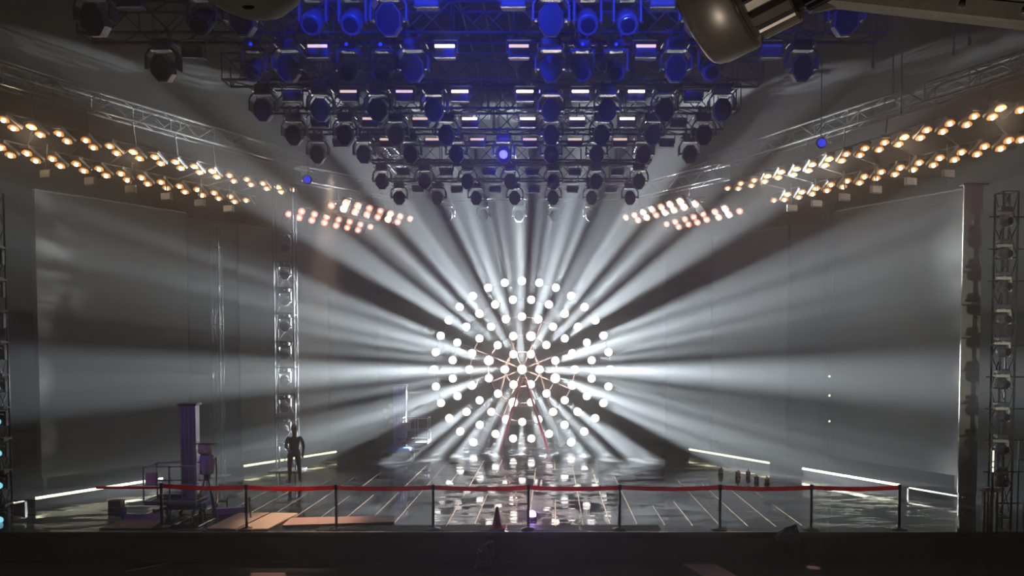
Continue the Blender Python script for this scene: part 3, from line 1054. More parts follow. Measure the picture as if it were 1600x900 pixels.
# ================================================================== TOWERS
def moving_head_side(tpl_lens, yokem):
    """side tower head: pale inverted L yoke, dark round head with lens facing the stage front"""
    t = thing('tower_light', 'x', 'stage light', (0, 0, 0))
    MB().box((-0.13, -0.09, 0.22), (0.13, 0.09, 0.32), ch=0.02).build('base', 'housing', t)
    MB().box((-0.17, -0.05, 0.14), (0.165, 0.05, 0.205), ch=0.012).box((0.12, -0.05, -0.14), (0.165, 0.05, 0.205), ch=0.012)\
        .tube((0, 0, 0.20), (0, 0, 0.23), 0.04, 8).build('yoke', yokem, t)
    hd = MB().lathe([(0.07, -0.13), (0.12, -0.10), (0.135, 0.0), (0.12, 0.06), (0.085, 0.09), (0.085, 0.15), (0.07, 0.155)], (0.0, 0, -0.01), (0.28, -1, -0.12), 18).build('head', 'housing', t, smooth=True)
    p = Vector((0, 0, -0.01)) + Vector((0.28, -1, -0.12)).normalized() * 0.15
    MB().lathe([(0.078, -0.01), (0.078, 0.006), (0.05, 0.012), (0.0, 0.016)], p, (0.28, -1, -0.12), 16).build('lens', tpl_lens, hd)
    MB().lathe([(0.095, 0), (0.095, 0.012), (0.08, 0.014)], p - Vector((0.28, -1, -0.12)) * 0.012, (0.28, -1, -0.12), 16).build('lens_ring', 'steel', hd)
    MB().box((-0.03, 0.08, 0.25), (0.03, 0.30, 0.29)).build('bracket', 'black', t)
    return t


TY = 16.9
tw = thing('truss_tower', 'vertical truss tower at the far right edge holding nine pale-yoked lights', 'truss', (P(1566, 600, TY + 0.45).x, TY + 0.45, 0))
truss(MB(), (0, 0, 0.0), (0, 0, 7.6), 0.34, 0.34, 0.025, 0.74, vertical=True).build('truss_frame', 'darksteel', tw)
for k in range(10):
    MB().tube((-0.5, -0.17, 0.35 + 0.74 * k), (0.42, -0.17, 0.35 + 0.74 * k), 0.018, 6).build('crossbar', 'steel', tw)
tpl = moving_head_side('face', 'white')
for k in range(9):
    py = 345 + 50.8 * k
    p = P(1570 - 0.9 * k, py, TY)
    lab = 'pale-yoked moving light on the far right tower, %s from its top' % ORD[k]
    if k == 0:
        tpl.location = p
        tag(tpl, lab, 'stage light', 'pale-yoked lights on the right tower')
    else:
        dup(tpl, p, label=lab, group='pale-yoked lights on the right tower')
twl = thing('truss_tower', 'vertical truss tower at the far left edge with cyan lit lamps', 'truss', (P(-6, 600, TY + 0.45).x, TY + 0.45, 0))
truss(MB(), (0, 0, 0.0), (0, 0, 7.6), 0.34, 0.34, 0.025, 0.74, vertical=True).build('truss_frame', 'darksteel', twl)
tpl2 = moving_head_side('cyan', 'housing')
ys = [404, 455, 503, 553, 604, 656, 705, 755, 808]
for k, py in enumerate(ys):
    p = P(-6 + 1.25 * k, py, TY)
    lab = 'cyan lit moving light on the far left tower, %s from its top' % ORD[k]
    if k == 0:
        tpl2.location = p
        tag(tpl2, lab, 'stage light', 'cyan lights on the left tower')
    else:
        dup(tpl2, p, label=lab, group='cyan lights on the left tower')

# ladder-like truss tower left with seven lights
TY2 = 23.6
ct = P(446, 600, TY2)
tt = thing('truss_tower', 'open black truss tower in front of the left rear screen', 'truss', (ct.x, TY2, 0))
zt = P(446, 285, TY2).z
truss(MB(), (0, 0.1, 0.0), (0, 0.1, zt), 0.62, 0.3, 0.026, 0.82, vertical=True).build('truss_frame', 'darksteel', tt)
MB().box((-0.5, -0.3, 0), (0.5, 0.5, 0.05), ch=0.01).build('base_plate', 'darksteel', tt)
tpl3 = octa = None


def tower_head():
    t = thing('tower_light', 'x', 'stage light', (0, 0, 0))
    MB().box((-0.15, -0.1, 0.22), (0.15, 0.1, 0.33), ch=0.03).build('base', 'housing', t)
    MB().box((-0.20, -0.05, -0.12), (-0.165, 0.05, 0.2), ch=0.01).box((0.165, -0.05, -0.12), (0.20, 0.05, 0.2), ch=0.01).box((-0.2, -0.05, 0.17), (0.2, 0.05, 0.225), ch=0.01).build('yoke', 'housing', t)
    hd = MB().lathe([(0.08, -0.15), (0.13, -0.12), (0.15, 0.0), (0.14, 0.12), (0.12, 0.13)], (0, 0, -0.05), (0.35, -0.8, -0.5), 16).build('head', 'housing', t, smooth=True)
    MB().lathe([(0.12, 0.0), (0.11, 0.008)], Vector((0, 0, -0.05)) + Vector((0.35, -0.8, -0.5)).normalized() * 0.13, (0.35, -0.8, -0.5), 16).build('lens', 'face', hd)
    MB().tube((-0.21, -0.02, -0.06), (-0.165, -0.02, -0.06), 0.03, 8).build('pivot', 'bright', t)
    MB().tube((0.165, -0.02, -0.06), (0.21, -0.02, -0.06), 0.03, 8).build('pivot', 'bright', t)
    MB().box((-0.2, -0.06, -0.145), (0.0, -0.04, -0.12)).build('lower_bar', 'bright', t)
    MB().box((-0.3, 0.0, 0.33), (0.3, 0.04, 0.37)).build('crossbar', 'steel', t)
    MB().box((0.02, -0.11, 0.27), (0.035, -0.1, 0.285)).build('status_light', 'led', t)
    return t


tpl3 = tower_head()
for k, py in enumerate((383, 426, 467, 507, 551, 592, 633, 670, 706)):
    p = P(445, py, TY2 - 0.05)
    lab = 'dark moving light inside the left truss tower, %s from its top' % ORD[k]
    if k == 0:
        tpl3.location = p
        tag(tpl3, lab, 'stage light', 'moving lights in the left truss tower')
    else:
        dup(tpl3, p, label=lab, group='moving lights in the left truss tower')

# slim tower right between the screens
p = P(1290, 600, 23.3)
tr = thing('truss_tower', 'slim dark truss tower between the two right screens', 'truss', (p.x, 23.3, 0))
truss(MB(), (0, 0, 0.0), (0, 0, P(1290, 320, 23.3).z), 0.28, 0.28, 0.022, 0.6, vertical=True).build('truss_frame', 'darksteel', tr)
MB().box((-0.3, -0.3, 0), (0.3, 0.3, 0.04), ch=0.01).build('base_plate', 'darksteel', tr)
for i, py in enumerate((588, 618, 658)):
    p = P(1295, py, 23.1)
    t = thing('marker_light', 'tiny lit warm lamp on the slim right tower, %s from the top' % ORD[i], 'lamp', p)
    MB().lathe([(0.03, 0), (0.045, 0.02), (0.045, 0.1)], (0, 0.05, 0), (0, -1, 0), 10).build('body', 'black', t)
    MB().lathe([(0.034, 0), (0.0, 0.02)], (0, -0.05, 0), (0, -1, 0), 10).build('lens', 'led', t)
p = P(341, 600, 22.6)
tr = thing('truss_tower', 'faint slim truss tower in front of the dark left bay', 'truss', (p.x, 22.6, 0))
truss(MB(), (0, 0, 0.0), (0, 0, 7.6), 0.24, 0.24, 0.02, 0.6, vertical=True).build('truss_frame', 'darksteel', tr)
MB().box((-0.25, -0.25, 0), (0.25, 0.25, 0.04), ch=0.01).build('base_plate', 'darksteel', tr)

# ================================================================== STANCHIONS
SX = [(253, 824), (376, 833), (519, 833), (674, 832), (825, 832), (970, 832), (1129, 832), (1274, 832), (1410, 830)]
sp = [Pz(px, py, 0) for px, py in SX]
st0 = None
SL = ['by the aerial lift at the far left end', 'in front of the bright plywood sheets', 'in front of the rosy board',
      'beside the metal floor grate, left of the cone', 'in front of the violet floor lamp', 'at the right end of the floor grates',
      'nearest to the black sheet on its left', 'just right of the black plastic sheet', 'at the far right end of the belt line']
for i, p in enumerate(sp):
    p = Vector((p.x, max(p.y, SY + 0.22), 0))
    sp[i] = p
    lab = 'black belt barrier post ' + SL[i]
    if st0 is None:
        st0 = t = thing('stanchion', lab, 'barrier post', p, group='belt barrier posts along the stage edge')
        MB().lathe([(0.17, 0), (0.175, 0.012), (0.15, 0.03), (0.06, 0.05), (0.035, 0.06)], (0, 0, 0), (0, 0, 1), 24).build('base', 'blackgloss', t, smooth=True)
        MB().lathe([(0.030, 0.05), (0.030, 0.88)], (0, 0, 0), (0, 0, 1), 16).build('post', 'blackgloss', t, smooth=True)
        MB().lathe([(0.036, 0.87), (0.04, 0.88), (0.04, 0.97), (0.036, 0.99), (0.015, 1.0)], (0, 0, 0), (0, 0, 1), 16).build('cap', 'black', t, smooth=True)
    else:
        t = dup(st0, p, label=lab)
    if i < len(SX):
        pass
# belts: each pulled out of one post's head to the next
posts = [o_ for o_ in S.objects if o_.name.startswith('stanchion')]
posts.sort(key=lambda q: q.location.x)
for i in range(len(posts) - 1):
    a, b = Vector(posts[i].location), Vector(posts[i + 1].location)
    L = (b - a).length
    d = (b - a).normalized()
    vs_, fs = [], []
    N = 14
    nn = Vector((-d.y, d.x, 0)) * 0.003
    for k in range(N + 1):
        s_ = k / N
        q = d * (0.04 + (L - 0.08) * s_)
        sag = -0.03 * 4 * s_ * (1 - s_)
        for off, hz in ((-1, 0.975), (-1, 0.88), (1, 0.88), (1, 0.975)):
            vs_.append(q + nn * off + Vector((0, 0, hz + sag)))
    for k in range(N):
        for e in range(4):
            e2 = (e + 1) % 4
            fs.append((k * 4 + e, k * 4 + e2, k * 4 + 4 + e2, k * 4 + 4 + e))
    fs += [(0, 1, 2, 3), (N * 4 + 3, N * 4 + 2, N * 4 + 1, N * 4)]
    MB().add(vs_, fs).build('belt', 'belt', posts[i])
# the loose far-left belt end, out to the dark post beyond
a = Vector(posts[0].location)
vs_ = []
MB().box((-1.45, -0.003, 0.86), (-0.04, 0.003, 0.92)).build('belt', 'belt', posts[0])

# ================================================================== TRAFFIC CONE, GRATES, BOARDS
p = Pz(777, 826, 0)
t = thing('traffic_cone', 'red traffic cone standing on the stage edge grate', 'cone', (p.x, max(p.y, SY + 0.25), 0.012))
MB().box((-0.17, -0.17, 0), (0.17, 0.17, 0.03), ch=0.01).build('base', 'cone', t)
MB().lathe([(0.125, 0.025), (0.10, 0.10), (0.03, 0.46), (0.022, 0.475), (0.01, 0.478)], (0, 0, 0), (0, 0, 1), 20).build('body', 'cone', t, smooth=True)

gx = [(500, 560), (561, 619), (620, 678), (679, 790), (792, 905), (907, 1030)]
for i, (x0, x1) in enumerate(gx):
    a, b = Pz(x0, 824, 0), Pz(x1, 824, 0)
    t = thing('floor_grate', 'dark slotted metal grate let into the stage edge, %s from the left' % ORD[i], 'grate', (a.x, SY + 0.12, 0), group='stage edge grates')
    L = b.x - a.x
    MB().box((0.01, 0.01, 0), (L - 0.01, 0.47, 0.003)).build('tray', 'fascia', t)
    mbx = MB().box((0, 0, 0), (L, 0.02, 0.012)).box((0, 0.46, 0), (L, 0.48, 0.012)).box((0, 0, 0), (0.02, 0.48, 0.012)).box((L - 0.02, 0, 0), (L, 0.48, 0.012))
    mbx.build('frame', 'grate', t)
    mbx = MB()
    n = int(L / 0.045)
    for k in range(1, n):
        mbx.box((L * k / n - 0.006, 0.02, 0), (L * k / n + 0.006, 0.46, 0.011))
    mbx.build('slats', 'grate', t)


def board(name, lab, pts, th, m, z=0.0, cat='board'):
    """flat board with its corners at floor pixels pts"""
    q = [Pz(x, y, z) for x, y in pts]
    c = sum(q, Vector()) / len(q)
    t = MB().prism([(v.x - c.x, v.y - c.y) for v in q], 0, th).build(name, m, None, (c.x, c.y, z + 0.001))
    tag(t, lab, cat)
    return t


board('plywood_sheet', 'brightly lit pale plywood sheet lying behind the second barrier post', [(372, 829), (418, 829), (466, 804), (425, 803)], 0.035, 'wood')
board('plywood_sheet', 'pale plywood sheet beside the drum fixture tripod, left of the brightest sheet', [(322, 828), (368, 829), (421, 803), (374, 803)], 0.035, 'wood')
board('rosy_board', 'long rosy flat board lying on the stage behind the third barrier post', [(441, 824), (616, 819), (616, 809), (455, 812)], 0.05, 'pinkwood')
board('floor_board', 'dim brown board lying at the dark left end of the stage', [(155, 827), (235, 827), (262, 808), (196, 812)], 0.02, 'tan')
a = Pz(196, 812, 0)
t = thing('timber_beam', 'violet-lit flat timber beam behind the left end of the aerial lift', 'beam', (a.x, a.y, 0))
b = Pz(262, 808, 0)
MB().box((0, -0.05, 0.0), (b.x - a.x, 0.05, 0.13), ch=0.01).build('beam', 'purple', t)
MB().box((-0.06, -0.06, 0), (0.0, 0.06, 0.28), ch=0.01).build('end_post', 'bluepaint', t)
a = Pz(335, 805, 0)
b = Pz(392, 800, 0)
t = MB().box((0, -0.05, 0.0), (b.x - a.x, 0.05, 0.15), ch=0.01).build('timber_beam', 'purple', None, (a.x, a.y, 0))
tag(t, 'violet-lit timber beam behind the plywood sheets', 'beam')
t.rotation_euler = (0, 0, math.atan2(b.y - a.y, b.x - a.x))
a = Pz(182, 793, 0)
t = thing('small_box', 'small tan box on the floor near the left light strip', 'box', (a.x, a.y, 0))
MB().box((-0.16, -0.1, 0), (0.16, 0.1, 0.17), ch=0.012).build('box', 'tan', t)
MB().box((-0.17, -0.11, 0.16), (0.17, 0.11, 0.19), ch=0.008).build('lid', 'tan', t)


def short_stand(px, py, hgt, lab):
    p_ = Pz(px, py, 0)
    t_ = thing('short_stand', lab, 'stand', p_)
    MB().lathe([(0.10, 0), (0.10, 0.012), (0.02, 0.03)], (0, 0, 0), (0, 0, 1), 14).build('base', 'black', t_)
    MB().tube((0, 0, 0.02), (-0.03, 0, hgt), 0.016, 8).build('pole', 'steel', t_)
    MB().lathe([(0.02, 0), (0.035, 0.02), (0.035, 0.09), (0.02, 0.11)], (-0.03, 0, hgt - 0.02), (0, 0, 1), 8).build('head', 'black', t_)


short_stand(392, 811, 0.42, 'short thin stand with a black base standing on the plywood')
short_stand(323, 832, 0.55, 'short thin stand at the stage edge under the drum fixture')
p = Pz(445, 800, 0)
p = Pz(831, 813, 0)
t = thing('floor_uplight', 'small violet glowing uplight on the stage floor behind the barrier belt', 'stage light', p)
MB().lathe([(0.11, 0), (0.12, 0.02), (0.11, 0.09), (0.09, 0.1)], (0, 0, 0), (0, 0, 1), 18).build('body', 'black', t, smooth=True)
MB().lathe([(0.10, 0.0), (0.09, 0.03), (0.05, 0.05), (0.0, 0.055)], (0, -0.02, 0.14), (0, -1, 0.5), 16).build('lens', 'violetlens', t)
MB().box((-0.10, -0.03, 0.08), (0.10, 0.05, 0.2), ch=0.02).build('housing', 'black', t)
make_light('violet_glow', 'POINT', 14, (0.55, 0.3, 1.0), (p.x, p.y - 0.2, 0.28), soft=0.04)

# ================================================================== AERIAL LIFTS
def lift(px, base_py, mast_h, mast_w, lab, basket, mastm, sections=4, cw=1.0):
    p_ = Pz(px, base_py, 0)
    t_ = thing('aerial_lift', lab, 'lift', p_)
    n = sections
    for k in range(n):
        w2 = mast_w / 2 - 0.02 * k
        x0 = -mast_w / 2 + mast_w / n * k
        m_ = MB().box((x0 + 0.004, -0.10 - 0.02 * k, 0.28), (x0 + mast_w / n - 0.01, 0.10 - 0.015 * k, mast_h - 0.02 * (k % 2)), ch=0.008)
        m_.box((x0 + 0.03, -0.125 - 0.02 * k, 0.35), (x0 + mast_w / n - 0.04, -0.10 - 0.02 * k, mast_h - 0.1))
        m_.build('mast_section', mastm, t_)
    MB().box((-mast_w / 2 - 0.02, -0.17, mast_h - 0.02), (mast_w / 2 + 0.02, 0.13, mast_h + 0.04), ch=0.012).build('mast_head', 'steel', t_)
    MB().box((-0.42 * cw, -0.42, 0.14), (0.42 * cw, 0.42, 0.32), ch=0.04).build('chassis', 'bluepaint', t_)
    for sx in (-1, 1):
        for sy in (-1, 1):
            MB().lathe([(0.05, -0.04), (0.09, -0.035), (0.09, 0.035), (0.05, 0.04)], (sx * 0.4 * cw, sy * 0.34, 0.09), (1, 0, 0), 14).build('wheel', 'black', t_)
            MB().tube((sx * 0.3 * cw, sy * 0.3, 0.2), (sx * 0.6 * cw, sy * 0.6, 0.14), 0.03, 6).tube((sx * 0.6 * cw, sy * 0.6, 0.0), (sx * 0.6 * cw, sy * 0.6, 0.2), 0.025, 6).build('outrigger', 'steel', t_)
    bx0, bx1, bz0, bz1, by = basket
    c = MB()
    for z_ in (bz0 + 0.05, (bz0 + bz1) / 2, bz1):
        c.path([(bx0, by, z_), (bx1, by, z_), (bx1, by - 0.6, z_), (bx0, by - 0.6, z_), (bx0, by, z_)], 0.019, 6)
    for x_ in (bx0, (bx0 + bx1) / 2, bx1):
        for y_ in (by, by - 0.6):
            c.tube((x_, y_, bz0), (x_, y_, bz1), 0.019, 6)
    c.build('basket_rail', 'mast', t_)
    MB().box((bx0, by - 0.6, bz0 - 0.05), (bx1, by, bz0 + 0.01), ch=0.01).build('basket_floor', 'darksteel', t_)
    MB().box((bx0 + 0.05, by - 0.64, bz0 + 0.5 * (bz1 - bz0)), (bx0 + 0.3, by - 0.55, bz0 + 0.85 * (bz1 - bz0)), ch=0.02).build('control_box', 'pinkwood', t_)
    MB().box((min(bx0, -0.05), by - 0.05, bz0 + 0.02), (max(bx1 - 0.1, 0.05), -0.08, bz0 + 0.1)).build('basket_arm', 'steel', t_)
    return t_


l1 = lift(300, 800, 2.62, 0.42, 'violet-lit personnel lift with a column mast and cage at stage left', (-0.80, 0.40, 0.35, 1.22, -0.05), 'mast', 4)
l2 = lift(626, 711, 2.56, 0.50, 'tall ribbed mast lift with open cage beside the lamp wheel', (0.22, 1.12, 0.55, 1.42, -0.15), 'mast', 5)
# drum fixture on tripod
p = Pz(325, 806, 0)
t = thing('drum_fixture', 'pinkish drum-shaped fixture with a flat cap on a tripod beside the left lift', 'stage light', (p.x, p.y - 0.0, 0))
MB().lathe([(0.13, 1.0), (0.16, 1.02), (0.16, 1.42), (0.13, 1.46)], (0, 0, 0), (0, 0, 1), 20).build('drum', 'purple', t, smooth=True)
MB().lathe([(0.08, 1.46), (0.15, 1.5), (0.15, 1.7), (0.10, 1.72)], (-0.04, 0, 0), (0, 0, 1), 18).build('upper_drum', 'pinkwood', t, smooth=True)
MB().box((-0.2, -0.12, 1.72), (0.25, 0.12, 1.745), ch=0.005).build('cap', 'steel', t)
MB().tube((0.17, 0, 1.25), (0.22, -0.05, 1.35), 0.03, 8).tube((0.22, 0, 0.3), (0.22, 0, 1.4), 0.02, 8).build('bracket', 'bright', t)
for k in range(3):
    a = R(90 + 120 * k)
    MB().tube((0, 0, 1.02), (0.34 * math.cos(a), 0.34 * math.sin(a), 0), 0.02, 6).build('leg', 'steel', t)
MB().box((-0.06, -0.06, 0.85), (0.06, 0.06, 1.02), ch=0.01).build('tripod_head', 'black', t)
# lamp stand left of the central lift
p = Pz(607, 712, 0)
t = thing('lamp_stand', 'thin lamp stand with small lamps left of the ribbed mast lift', 'stand', p)
for k in range(3):
    a = R(90 + 120 * k)
    MB().tube((0, 0, 0.9), (0.3 * math.cos(a), 0.3 * math.sin(a), 0), 0.014, 6).build('leg', 'steel', t)
MB().tube((0, 0, 0.85), (0, 0, 1.9), 0.018, 6).build('pole', 'steel', t)
for k, (dx, dz) in enumerate(((-0.1, 1.65), (0.1, 1.85), (-0.04, 1.4), (0.12, 1.25))):
    MB().lathe([(0.03, -0.05), (0.07, -0.02), (0.08, 0.05), (0.06, 0.06)], (dx, -0.02, dz), (0.2, -1, 0.1), 12).tube((0, 0, dz), (dx, 0, dz), 0.014, 6).build('lamp', 'white', t)

# red stepladder in front of the wheel
yl = 27.65
o_ = P(818, 592, yl)
t = thing('stepladder', 'tall red A-shaped stepladder standing before the lamp wheel', 'ladder', (o_.x, yl, 0))
xl, xr = P(779, 703, yl).x - o_.x, P(858, 703, yl).x - o_.x
H = o_.z
for nm_, x_, xt in (('rail', xl, -0.06), ('rail', xr, 0.06)):
    MB().tube((x_, 0, 0), (xt, 0.12, H), 0.042, 6).build(nm_, 'red', t)
    MB().tube((x_ * 0.9, 0.34, 0), (xt, 0.2, H), 0.022, 6).build('rear_rail', 'red', t)
for k in range(1, 8):
    s_ = k / 8
    MB().tube((xl * (1 - s_) - 0.06 * s_, 0.12 * s_, H * s_), (xr * (1 - s_) + 0.06 * s_, 0.12 * s_, H * s_), 0.012 if k != 5 else 0.022, 6).build('rung', 'darksteel' if k != 5 else 'wood', t)  # one rung's lit look put into a paler colour
MB().box((-0.1, 0.06, H - 0.01), (0.1, 0.24, H + 0.03), ch=0.01).build('top_cap', 'red', t)
p = Pz(822, 706, 0)
t = thing('sandbag', 'small tan sandbag at the foot of the lamp wheel', 'sandbag', (p.x, p.y - 0.25, 0))
MB().lathe([(0.08, 0), (0.14, 0.03), (0.15, 0.12), (0.10, 0.2), (0.04, 0.22)], (0, 0, 0), (0, 0, 1), 12, 1.0, 0.8).build('bag', 'tan', t, smooth=True)
MB().path([(-0.05, 0, 0.21), (-0.03, 0, 0.29), (0.03, 0, 0.29), (0.05, 0, 0.21)], 0.012, 6).build('handle', 'black', t)

# small floor cans between the right riser and its reflection
for i, (px, py) in enumerate(((1126, 737), (1153, 742), (1169, 741), (1182, 750), (1199, 752))):
    p = Pz(px, py + 4, 0)
    lab = 'small pinkish floor can before the right upstage riser, %s from the left' % ORD[i]
    if i == 0:
        fc0 = t = thing('floor_can', lab, 'stage light', p, group='floor cans by the right riser')
        MB().lathe([(0.05, 0), (0.07, 0.01), (0.075, 0.13), (0.06, 0.15)], (0, 0, 0.03), (0, 0, 1), 12).build('can', 'pinkwood', t, smooth=True)
        MB().box((-0.08, -0.05, 0), (0.08, 0.05, 0.035), ch=0.008).build('foot', 'black', t)
        MB().tube((-0.03, 0, 0.17), (0.04, 0, 0.22), 0.02, 6).build('handle', 'steel', t)
    else:
        dup(fc0, p, rz=0.6 * i, label=lab)

# ================================================================== RIGHT EDGE CART
p = Pz(1566, 800, 0)
t = thing('rail_cart', 'dark guard-railed platform cart at the far right edge of the stage', 'cart', (p.x, 16.3, 0))
zt_ = P(1572, 733, 16.3).z
zm = P(1572, 757, 16.3).z
c = MB()
c.path([(0.03, 0, 0.0), (0.03, 0, zt_), (1.8, 0, zt_), (1.8, 0, 0)], 0.02, 6)
c.path([(0.03, 0, zm), (1.8, 0, zm)], 0.016, 6)
c.tube((0.9, 0, zt_), (0.9, 0, 0), 0.016, 6)
c.build('guard_rail', 'steel', t)
c = MB()
z2 = P(1570, 690, 16.9).z
c.path([(-0.15, 0.7, 0), (-0.15, 0.7, z2), (0.55, 0.7, z2), (0.55, 0.7, 0)], 0.02, 6)
c.path([(-0.15, 0.7, (zm + z2) / 2), (0.55, 0.7, (zm + z2) / 2)], 0.016, 6)
c.build('rear_rail', 'steel', t)
MB().box((0, 0, 0.38), (1.9, 0.8, 0.5), ch=0.01).build('deck', 'housing', t)
MB().box((0.05, -0.03, 0.38), (1.9, -0.004, 0.5)).build('light_strip', 'white', t)
for x_, y_ in ((0.05, 0.05), (1.8, 0.05), (0.05, 0.75), (1.8, 0.75)):
    MB().box((x_ - 0.03, y_ - 0.03, 0), (x_ + 0.03, y_ + 0.03, 0.38)).build('leg', 'black', t)
a, b = P(1533, 765, 16.6), P(1563, 762, 16.6)
t = thing('shelf_plank', 'short lit wooden plank end beside the rail cart', 'plank', (a.x, 16.6, 0))
MB().box((0, -0.05, a.z - 0.05), (b.x - a.x, 0.1, a.z + 0.05), ch=0.01).build('plank', 'pinkwood', t)
for x_ in (0.05, b.x - a.x - 0.1):
    MB().box((x_, -0.02, 0), (x_ + 0.05, 0.05, a.z - 0.05)).build('leg', 'black', t)
a = P(1551, 716, 16.5)
t = thing('level_meter', 'thin vertical dashed warm light bar near the lowest right tower lights', 'light', (a.x, 16.5, 0))
for k, (y0, y1) in enumerate(((704, 720), (722, 729), (731, 737))):
    MB().box((-0.014, -0.03, P(1551, y1, 16.5).z), (0.014, -0.015, P(1551, y0, 16.5).z)).build('light_segment', 'led', t)
MB().box((-0.03, -0.016, 0.0), (0.03, 0.03, P(1551, 700, 16.5).z), ch=0.005).build('backing', 'black', t)

# ================================================================== FRONT OF STAGE: plastic sheets, board, strip
def crumple(name, lab, pts, depth, z0, seed, m='cloth'):
    """crumpled sheet hanging over the stage edge: a bulging bag between the outline points"""
    rnd = random.Random(seed)
    c = sum(pts, Vector()) / len(pts)
    vs_, fs = [], []
    rings_ = 9
    n = len(pts) * 4
    outl = []
    for i in range(len(pts)):
        for k in range(4):
            outl.append(pts[i].lerp(pts[(i + 1) % len(pts)], k / 4))
    for j in range(rings_):
        s_ = 1 - j / rings_
        for q in outl:
            b_ = c.lerp(q, s_)
            h = depth * math.sqrt(max(0, 1 - s_ * s_))
            j_ = 0.045 if 0 < j else 0.012
            vs_.append(b_ - c + Vector((rnd.uniform(-j_, j_), -h * rnd.uniform(0.65, 1.15), rnd.uniform(-j_, j_))))
    vs_.append(Vector((0, -depth, 0)))
    for j in range(rings_ - 1):
        for k in range(n):
            k2 = (k + 1) % n
            fs.append((j * n + k, j * n + k2, (j + 1) * n + k2, (j + 1) * n + k))
    for k in range(n):
        fs.append(((rings_ - 1) * n + k, (rings_ - 1) * n + (k + 1) % n, rings_ * n))
    back = len(vs_)
    vs_.append(Vector((0, 0.02, 0)))
    for k in range(n):
        fs.append(((k + 1) % n, k, back))
    o = MB().add(vs_, fs).build(name, m, None, c)
    return o


yy = SY - 0.05
o = crumple('plastic_sheet', '', [P(x, y, yy) for x, y in ((1208, 838), (1224, 826), (1244, 819), (1250, 838), (1250, 862), (1238, 869), (1226, 864), (1216, 846))], 0.22, 0, 3)
tag(o, 'crumpled black plastic sheet draped over the right stage edge', 'plastic sheet')
o = crumple('plastic_bundle', '', [P(x, y, yy - 0.2) for x, y in ((746, 858), (756, 846), (771, 843), (773, 862), (768, 880), (776, 905), (752, 905), (742, 885))], 0.2, 0, 5)
tag(o, 'crumpled dark plastic bundle hanging below the stage edge near the cone', 'plastic bundle')
for k, (x0, y0, x1, y1, x2, y2) in enumerate(((747, 858, 752, 862, 757, 852), (757, 852, 762, 848, 771, 846), (742, 884, 748, 895, 754, 906))):
    MB().path([P(x0, y0, yy - 0.42) - o.location, P(x1, y1, yy - 0.42) - o.location, P(x2, y2, yy - 0.42) - o.location], 0.012, 6).build('pale_fold', 'tape', o)


def lower_board(lab, pts, m, rim):
    q = [Pz(x, y, -0.655) for x, y in pts]
    c = sum(q, Vector()) / len(q)
    t_ = thing('framed_board', lab, 'board', (c.x, c.y, -0.655))
    MB().prism([(v.x - c.x, v.y - c.y) for v in q], 0.0, 0.03).build('rim', rim, t_)
    MB().prism([((v.x - c.x) * 0.9, (v.y - c.y) * 0.9) for v in q], 0.03, 0.036).build('board', m, t_)


lower_board('rosy board with a pale rim lying on the lower deck', [(1066, 883), (1115, 882), (1215, 935), (1150, 935)], 'pinkwood', 'pale')
lower_board('thin tan board at the bottom of the picture below the plywood sheets', [(392, 897), (446, 897), (452, 915), (386, 915)], 'pinkwood', 'tan')
a, b = Pz(196, 893, -0.65), Pz(286, 868, -0.65)
t = thing('edge_strip', 'thin pale diagonal strip on the lower deck at far left', 'strip', (a.x, a.y, -0.66))
b = b - a
MB().tube((0, 0, 0.012), (b.x, min(b.y, SY - 0.1 - a.y), 0.012), 0.013, 6).build('strip', 'tape', t)

